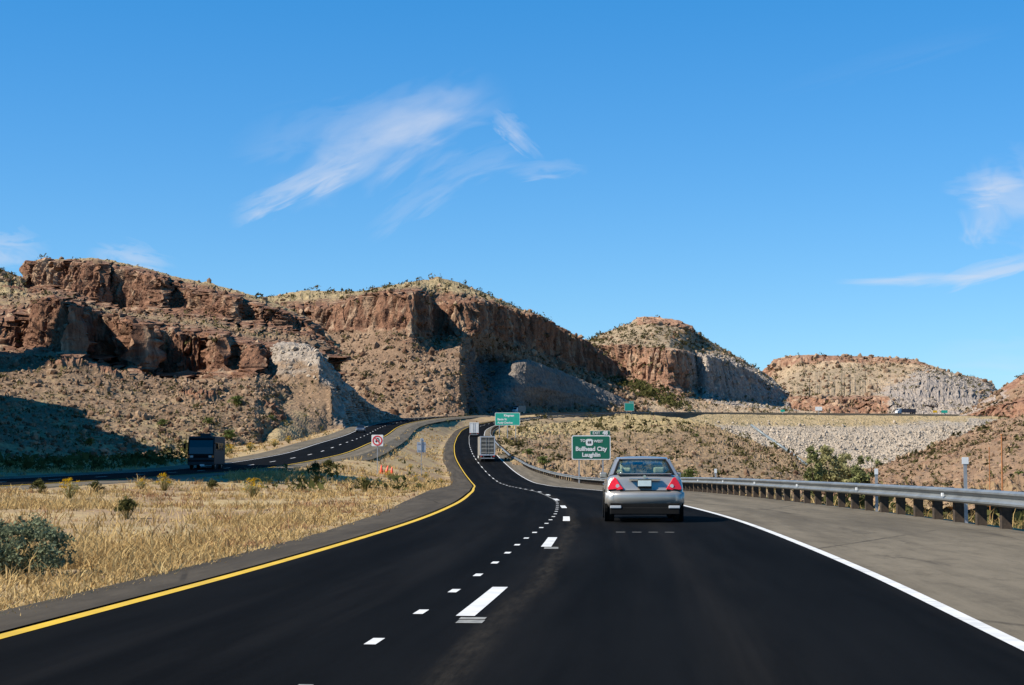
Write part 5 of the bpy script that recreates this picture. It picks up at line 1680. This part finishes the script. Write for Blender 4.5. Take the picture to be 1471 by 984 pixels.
def sedan():
    s_ = by_y(MAIN, 38.6)
    p = on(MAIN, s_, 5.12, 0.013)
    p[0] = (926 - CX) / FPX * 36.4 + (38.6 - 36.4) * math.tan(-heading(MAIN, s_))
    car = thing('sedan', 'silver four-door sedan driving ahead in the right lane, seen from behind', 'car', p, heading(MAIN, s_) + R(-0.5))
    # body shell: half sections (bottom, flank, shoulder, deck)
    st = [(-2.215, .62, .42, .56, .60), (-2.20, .74, .37, .585, .645), (-2.15, .80, .33, .60, .665), (-2.11, .825, .29, .63, .70), (-2.085, .83, .27, .68, .78), (-2.05, .835, .26, .78, .92), (-2.0, .84, .26, .86, 1.005), (-1.94, .845, .26, .90, 1.035), (-1.8, .848, .26, .915, 1.035),
          (-1.5, .852, .25, .92, 1.03), (-1.0, .858, .24, .925, .99), (-.3, .86, .22, .925, .965), (.5, .86, .22, .92, .965), (.95, .858, .22, .90, .98), (1.3, .85, .22, .86, .93), (1.7, .835, .24, .80, .87), (2.0, .79, .26, .72, .79), (2.15, .70, .30, .64, .70), (2.22, .55, .36, .56, .60)]
    rings = []
    for y, w_, zb, zs, zt in st:
        half = [(0.0, zb), (w_ * .78, zb), (w_ * .95, zb + .06), (w_ * 1.0, zb + (zs - zb) * .45), (w_ * .995, zb + (zs - zb) * .75), (w_ * .965, zs), (w_ * .90, zs + (zt - zs) * .62), (w_ * .78, zs + (zt - zs) * .93), (w_ * .4, zt), ]
        full = [(x, z) for x, z in half] + [(0.0, zt + 0.006)] + [(-x, z) for x, z in reversed(half[1:])]
        rings.append([(x, y, z) for x, z in full])
    MB().loft(rings).build('body', SILVER, car, True, subsurf=2)
    # greenhouse
    def sheet_(nm, quads, mat, th=0.03, off=-1):
        mb = MB()
        for q in quads: mb.add(q, [tuple(range(len(q)))])
        me = mb.mesh(nm, mat)
        o = link(nm, me, car)
        md = o.modifiers.new('solid', 'SOLIDIFY')
        md.thickness, md.offset = th, 0
        return o
    # outline stations of the cabin, belt and cant rail
    roof = []
    for y, w_, z in ((-0.90, .50, 1.365), (-0.78, .535, 1.405), (-.5, .56, 1.428), (-.1, .57, 1.435), (.25, .555, 1.415), (.38, .53, 1.385)):
        roof.append([(-w_ - .03, y, z - .055), (-w_, y, z - .02), (-w_ * .6, y, z - .004), (0, y, z + .004), (w_ * .6, y, z - .004), (w_, y, z - .02), (w_ + .03, y, z - .055)])
    rv = [(x, y, z) for r_ in roof for x, y, z in r_]
    mb = MB().loft(roof, closed=False, caps=False)
    o = mb.build('roof', SILVER, car, True)
    md = o.modifiers.new('solid', 'SOLIDIFY')
    md.thickness = 0.025
    for sx in (-1, 1):
        q = [[(sx * .645, -1.56, 1.035), (sx * .745, -1.60, 1.00), (sx * .70, -1.30, 1.12), (sx * .60, -.88, 1.345), (sx * .52, -.90, 1.36)],
             [(sx * .745, -1.60, 1.00), (sx * .765, -1.12, .985), (sx * .605, -.66, 1.37), (sx * .60, -.88, 1.345), (sx * .70, -1.30, 1.12)]]
        sheet_('rear_pillar', q, SILVER)
        sheet_('centre_pillar', [[(sx * .775, -.14, .97), (sx * .775, -.02, .97), (sx * .605, .0, 1.37), (sx * .605, -.12, 1.37)]], DARKTRIM)
        sheet_('front_pillar', [[(sx * .765, .82, .97), (sx * .72, 1.06, .985), (sx * .54, .40, 1.37), (sx * .60, .34, 1.36)]], SILVER)
        sheet_('side_window', [[(sx * .768, -1.12, .985), (sx * .775, -.14, .97), (sx * .605, -.12, 1.365), (sx * .605, -.66, 1.365)]], GLASS, 0.005)
        sheet_('side_window', [[(sx * .775, -.02, .97), (sx * .765, .82, .97), (sx * .60, .34, 1.36), (sx * .605, 0, 1.365)]], GLASS, 0.005)
        MB().box((sx * .86, .62, 1.0), (.17, .09, .13)).build('mirror', SILVER, car, bevel=.03)
    def pane(rows, nm):
        sheet = [[(-w_, y, z), (-w_ * .5, y - .035 * bow, z + .01), (0, y - .05 * bow, z + .014), (w_ * .5, y - .035 * bow, z + .01), (w_, y, z)] for w_, y, z, bow in rows]
        o = MB().loft(sheet, closed=False, caps=False).build(nm, GLASS, car, True)
        md = o.modifiers.new('solid', 'SOLIDIFY')
        md.thickness = 0.005
    pane([(.655, -1.60, 1.035, 1), (.60, -1.25, 1.20, 1), (.525, -.905, 1.36, 1)], 'rear_window')
    pane([(.71, 1.06, .985, -1), (.62, .73, 1.19, -1), (.535, .40, 1.38, -1)], 'windshield')
    # dark band round the rear window
    mb = MB()
    mb.add([(-.655, -1.615, 1.036), (.655, -1.615, 1.036), (.64, -1.55, 1.068), (-.64, -1.55, 1.068)], [(0, 1, 2, 3)])
    mb.add([(-.54, -.945, 1.35), (.54, -.945, 1.35), (.52, -.895, 1.372), (-.52, -.895, 1.372)], [(0, 1, 2, 3)])
    for sx in (-1, 1):
        mb.add([(sx * .665, -1.61, 1.036), (sx * .61, -1.60, 1.04), (sx * .485, -.90, 1.365), (sx * .535, -.89, 1.36)], [(0, 1, 2, 3)])
    o = mb.build('window_seal', DARKTRIM, car)
    md = o.modifiers.new('solid', 'SOLIDIFY')
    md.thickness = 0.012
    # cabin
    MB().box((0, -.3, .93), (1.44, 2.3, .02)).box((0, -1.30, 1.0), (1.3, .45, .05)).box((0, .85, .98), (1.3, .35, .08)).build('cabin_floor', CABIN, car)
    for x in (-.36, .36):
        t_ = MB().box((x, -.02, .96), (.48, .14, .36)).build('front_seat', SEAT, car, bevel=.04)
        MB().box((x, -.06, 1.2), (.25, .1, .16)).build('headrest', SEAT, t_, bevel=.045, seg=3)
        t2 = MB().box((x, -1.0, .95), (.5, .14, .2)).build('rear_seat', CABIN, car, bevel=.04)
        MB().box((x, -1.08, 1.12), (.25 if x > 0 else .2, .1, .15 if x > 0 else .12)).build('headrest', SEAT, t2, bevel=.045, seg=3)
    MB().box((-.06, .42, 1.275), (.24, .03, .065)).build('inside_mirror', DARKTRIM, car, bevel=.01)
    # rear lamps
    for sx in (-1, 1):
        pts = [(sx * .455, .715), (sx * .60, .70), (sx * .79, .70), (sx * .80, .74), (sx * .735, .88), (sx * .665, .975), (sx * .615, .955), (sx * .55, .85)]
        o = MB().prism_xz(pts, -2.128, -1.9).build('taillight', REDLENS, car, bevel=.012)
        # wrap the outer half round the corner
        for v in o.data.vertices:
            ax = abs(v.co.x)
            v.co.y += -0.02 + max(0, ax - .62) * .25 + max(0, v.co.z - .76) * .36
        MB().cyl((sx * .585, -2.13, .785), (sx * .585, -2.08, .785), .042, n=14).build('reversing_lamp', CLEARLENS, o)
    # boot lid, plate and trim
    MB().box((0, -2.132, .685), (1.08, .05, .014)).box((0, -2.13, .835), (.30, .05, .17)).build('lid_seam', DARKTRIM, car)
    for sx in (-1, 1):
        MB().prism_xz([(sx * .46, .75), (sx * .49, .70), (sx * .80, .69), (sx * .80, .70)], -2.135, -2.06).build('lamp_seam', DARKTRIM, car)
    pl = MB().box((0, -2.162, .84), (.29, .012, .125)).build('license_plate', PLATE, car, bevel=.006)
    MB().box((0.0, -2.12, .935), (.68, .10, .024)).build('chrome_strip', CHROME, car, bevel=.006)
    MB().cyl((0, -2.075, .985), (0, -2.05, .985), .035, n=16).build('badge', CHROME, car)
    MB().box((0, -1.955, 1.045), (1.18, .16, .022)).build('boot_lip', SILVER, car, bevel=.01)
    # bumper
    rings = []
    for x in (-.86, -.83, -.74, -.5, 0, .5, .74, .83, .86):
        ax = abs(x)
        dy = 0 if ax < .5 else (ax - .5)**2 * 1.4
        rings.append([(x, -2.235 + dy, .40), (x, -2.262 + dy, .50), (x, -2.255 + dy, .60), (x, -2.22 + dy, .648), (x, -2.12 + dy, .655), (x, -2.05 + dy, .40)])
    MB().loft(rings).build('bumper', SILVER, car, True, bevel=.015)
    MB().box((0, -2.19, .335), (1.50, .10, .17)).box((0, -2.1, .25), (1.5, .3, .16)).build('lower_valance', DARKTRIM, car, bevel=.02)
    for sx in (-1, 1):
        MB().box((sx * .63, -2.235, .335), (.24, .06, .06)).build('bumper_reflector', CLEARLENS, car, bevel=.01)
        for y in (-1.33, 1.33):
            wheel_parts(car, sx * .745, y, .315, .2, ALLOY, sx)
            MB().cyl((sx * .80, y, .34), (sx * .863, y, .34), .37, n=28).build('wheel_arch', DARKTRIM, car)
    MB().cyl((-.42, -2.24, .215), (-.42, -1.8, .215), .03, n=12).build('exhaust_pipe', CHROME, car)
    MB().box((0, 0, .24), (1.36, 3.6, .12)).build('underbody', DARKTRIM, car)
    for sx in (-1, 1):
        MB().box((sx * .865, -.62, .80), (.025, .2, .028)).box((sx * .865, .3, .80), (.025, .2, .028)).build('door_handle', CHROME, car, bevel=.006)


sedan()


# ------------------------------------------------------------------ trucks
def trailer(name, label, cr, px, yd, off, W_, Hh, L, box_mat, slats, z0=1.0, cat='truck'):
    s_ = by_y(cr, yd)
    p = on(cr, s_, off, 0.013)
    t = thing(name, label, cat, p, heading(cr, s_))
    MB().box((0, L / 2, z0 + (Hh - z0) / 2), (W_, L, Hh - z0)).build('cargo_box', box_mat, t, bevel=.03)
    fr_ = MB()
    for sx in (-1, 1):
        fr_.box((sx * (W_ / 2 - .07), -.03, z0 + (Hh - z0) / 2), (.15, .08, Hh - z0))
    fr_.box((0, -.031, Hh - .1), (W_ - .3, .08, .2)).box((0, -.031, z0 + .08), (W_ - .3, .08, .18))
    fr_.build('door_frame', BOXWHITE if not slats else SIGNBACK, t)
    for sx in (-1, 1):
        d = MB().box((sx * (W_ - .36) / 4, -.02, z0 + (Hh - z0) / 2), ((W_ - .4) / 2, .06, Hh - z0 - .42)).build('rear_door', BOXDARK if slats else box_mat, t)
        MB().cyl((sx * .22, -.09, z0 + .15), (sx * .22, -.09, Hh - .15), .025, n=8).build('lock_bar', STEEL, d)
        if slats:
            nz = 5
            for k in range(nz):
                MB().box((sx * (W_ - .36) / 4, -.065, z0 + .42 + k * (Hh - z0 - .6) / (nz - 1)), ((W_ - .5) / 2, .05, .16)).build('slat', BOXGREY, d)
        MB().box((sx * (W_ / 2 - .2), -.06, z0 - .12), (.28, .06, .12)).build('taillight', REDLENS, t)
        MB().box((sx * (W_ / 2 - .35), .5, .45), (.5, .05, .55)).build('mud_flap', DARKTRIM, t)
        for y in (.9, 2.1, L - 2.0):
            wheel_parts(t, sx * (W_ / 2 - .3), y, .5, .5, BOXGREY, sx)
    MB().box((0, -.02, .55), (W_ * .9, .1, .12)).box((-.6, .04, .78), (.1, .1, .4)).box((.6, .04, .78), (.1, .1, .4)).build('rear_bumper', STEEL, t)
    MB().box((0, L / 2, z0 - .12), (W_ * .4, L * .95, .2)).build('chassis', DARKTRIM, t)
    cab = MB().box((0, L + 1.3, 1.75), (W_ - .15, 2.2, 2.4), taper=.93).build('cab', BOXWHITE, t, bevel=.12)
    MB().box((0, L + 2.32, 2.25), (W_ - .6, .1, .8)).build('windshield', BLACKGLASS, cab)
    for sx in (-1, 1):
        wheel_parts(t, sx * (W_ / 2 - .25), L + 1.5, .5, .32, ALLOY, sx)


trailer('cargo_truck', 'grey metal-backed truck climbing in the right lane, nearer of the two trucks', MAIN, 695, 262, 4.7, 2.35, 4.0, 9.0, BOXGREY, True)
trailer('box_truck', 'white box truck farther up the road ahead of the grey truck', MAIN, 679, 448, 4.5, 2.45, 3.8, 7.0, BOXWHITE, False)

# motorhome coming towards us in the shade
def motorhome():
    s_ = by_y(OPP, 158)
    p = on(OPP, s_, -5.0, 0.013)
    t = thing('motorhome', 'dark motorhome driving towards the camera in the shade on the left road', 'motorhome', p, heading(OPP, s_) + math.pi + R(4))
    # local +Y is its travel direction (towards the camera)
    Wd, L, H = 2.5, 8.4, 3.15
    MB().prism_yz([(0, .45), (0, 1.25), (-.12, 2.1), (-.45, 2.95), (-.8, H), (-L, H), (-L, .45)], -Wd / 2, Wd / 2).build('body', COACH, t, bevel=.08)
    MB().prism_yz([(.03, 1.45), (-.06, 2.1), (-.34, 2.78), (-.44, 2.78), (-.2, 2.1), (-.1, 1.45)], -1.12, 1.12).build('windshield', BLACKGLASS, t, bevel=.02)
    MB().box((0, -.40, 2.99), (2.2, .22, .2)).build('roof_cap', COACHTRIM, t, bevel=.05)
    MB().box((0, .05, .98), (2.3, .12, .2)).build('front_band', COACHTRIM, t, bevel=.03)
    MB().box((0, .08, .55), (2.4, .22, .3)).build('bumper', COACHTRIM, t, bevel=.05)
    MB().box((0, .03, 1.22), (1.3, .08, .24)).build('grille', DARKTRIM, t)
    for sx in (-1, 1):
        h_ = MB().box((sx * .86, .05, 1.22), (.28, .08, .2)).build('headlight', CLEARLENS, t, bevel=.02)
        MB().box((sx * 1.11, .045, 1.22), (.2, .08, .2)).build('turn_signal', AMBERLENS, h_, bevel=.02)
        m_ = MB().cyl((sx * 1.2, -.15, 2.5), (sx * 1.5, .05, 2.45), .03, n=8).build('mirror_arm', DARKTRIM, t)
        MB().box((sx * 1.52, .05, 2.2), (.2, .1, .5)).build('mirror', DARKTRIM, m_, bevel=.03)
        for y in (-1.4, -6.2):
            wheel_parts(t, sx * 1.05, y, .45, .28, ALLOY, sx)
        for k in range(4):
            MB().box((sx * (Wd / 2 + .004), -1.6 - k * 1.55, 2.2), (.02, 1.1, .7)).build('side_window', BLACKGLASS, t)
    MB().box((-.15, .2, .42), (.42, .02, .14)).build('license_plate', SIGNWHITE, t)
    MB().box((0, -3.5, H + .15), (1.0, 1.0, .3)).build('roof_vent', COACHTRIM, t, bevel=.06)


motorhome()

# dark car going away on the left road
def small_car(name, label, cr, yd, off, mat, rz, cat='car'):
    s_ = by_y(cr, yd)
    t = thing(name, label, cat, on(cr, s_, off, 0.013), heading(cr, s_) + rz)
    MB().prism_yz([(-2.2, .3), (-2.2, .85), (-1.6, .98), (1.1, .95), (2.1, .75), (2.25, .4), (2.2, .3)], -.86, .86).build('body', mat, t, bevel=.06)
    MB().prism_yz([(-1.5, .95), (-.8, 1.45), (.4, 1.45), (1.15, .95)], -.68, .68).build('cabin', BLACKGLASS, t, bevel=.05)
    MB().box((0, -.2, 1.46), (1.25, 1.1, .05)).build('roof', mat, t, bevel=.02)
    for sx in (-1, 1):
        MB().box((sx * .62, 2.2, .65), (.3, .08, .14)).build('headlight', CLEARLENS, t)
        for y in (-1.35, 1.35): wheel_parts(t, sx * .76, y, .32, .2, ALLOY, sx)


small_car('dark_car', 'small dark car on the left road above the no-turn sign', OPP, 338, -5.9, VANBLUE, math.pi)

# coach-like van on the far road behind the wide green sign
s_ = by_y(OPP, 706)
t = thing('box_truck', 'dark blue-grey box truck on the far road just above the wide green sign', 'truck', on(OPP, s_, -5.6, 0.013), heading(OPP, s_) + math.pi + R(-20))
MB().box((0, -3.2, 1.95), (2.4, 4.6, 2.6)).build('cargo_box', VANBLUE, t, bevel=.06)
cb = MB().prism_yz([(-.9, .5), (-.9, 2.5), (-.2, 2.5), (.25, 1.6), (.95, 1.4), (1.0, .5)], -1.05, 1.05).build('cab', BOXWHITE, t, bevel=.06)
MB().prism_yz([(-.12, 2.4), (.26, 1.66), (.22, 1.62), (-.18, 2.36)], -.9, .9).build('windshield', BLACKGLASS, cb)
for sx in (-1, 1):
    MB().box((sx * .8, 1.0, .9), (.3, .08, .2)).build('headlight', CLEARLENS, t)
    for y in (.1, -4.4): wheel_parts(t, sx * 1.0, y, .42, .28, ALLOY, sx)

# semi on the causeway
s_ = by_y(OPP, 891)
t = thing('semi_truck', 'tiny semi truck with white cab and dark trailer on the causeway at right', 'truck', on(OPP, s_, -5.6, 0.013), heading(OPP, s_) + math.pi)
MB().box((0, -6.2, 1.9), (2.5, 8.6, 2.0)).build('trailer', VANBLUE, t, bevel=.05)
cb = MB().prism_yz([(-1.6, .6), (-1.6, 3.1), (-.2, 3.1), (.2, 2.0), (.9, 1.8), (.95, .6)], -1.2, 1.2).build('cab', BOXWHITE, t, bevel=.08)
MB().prism_yz([(-.14, 3.0), (.22, 2.06), (.18, 2.02), (-.2, 2.96)], -1.0, 1.0).build('windshield', BLACKGLASS, cb)
for sx in (-1, 1):
    for y in (.1, -1.2, -8.6, -9.8): wheel_parts(t, sx * 1.0, y, .48, .3, BOXGREY, sx)
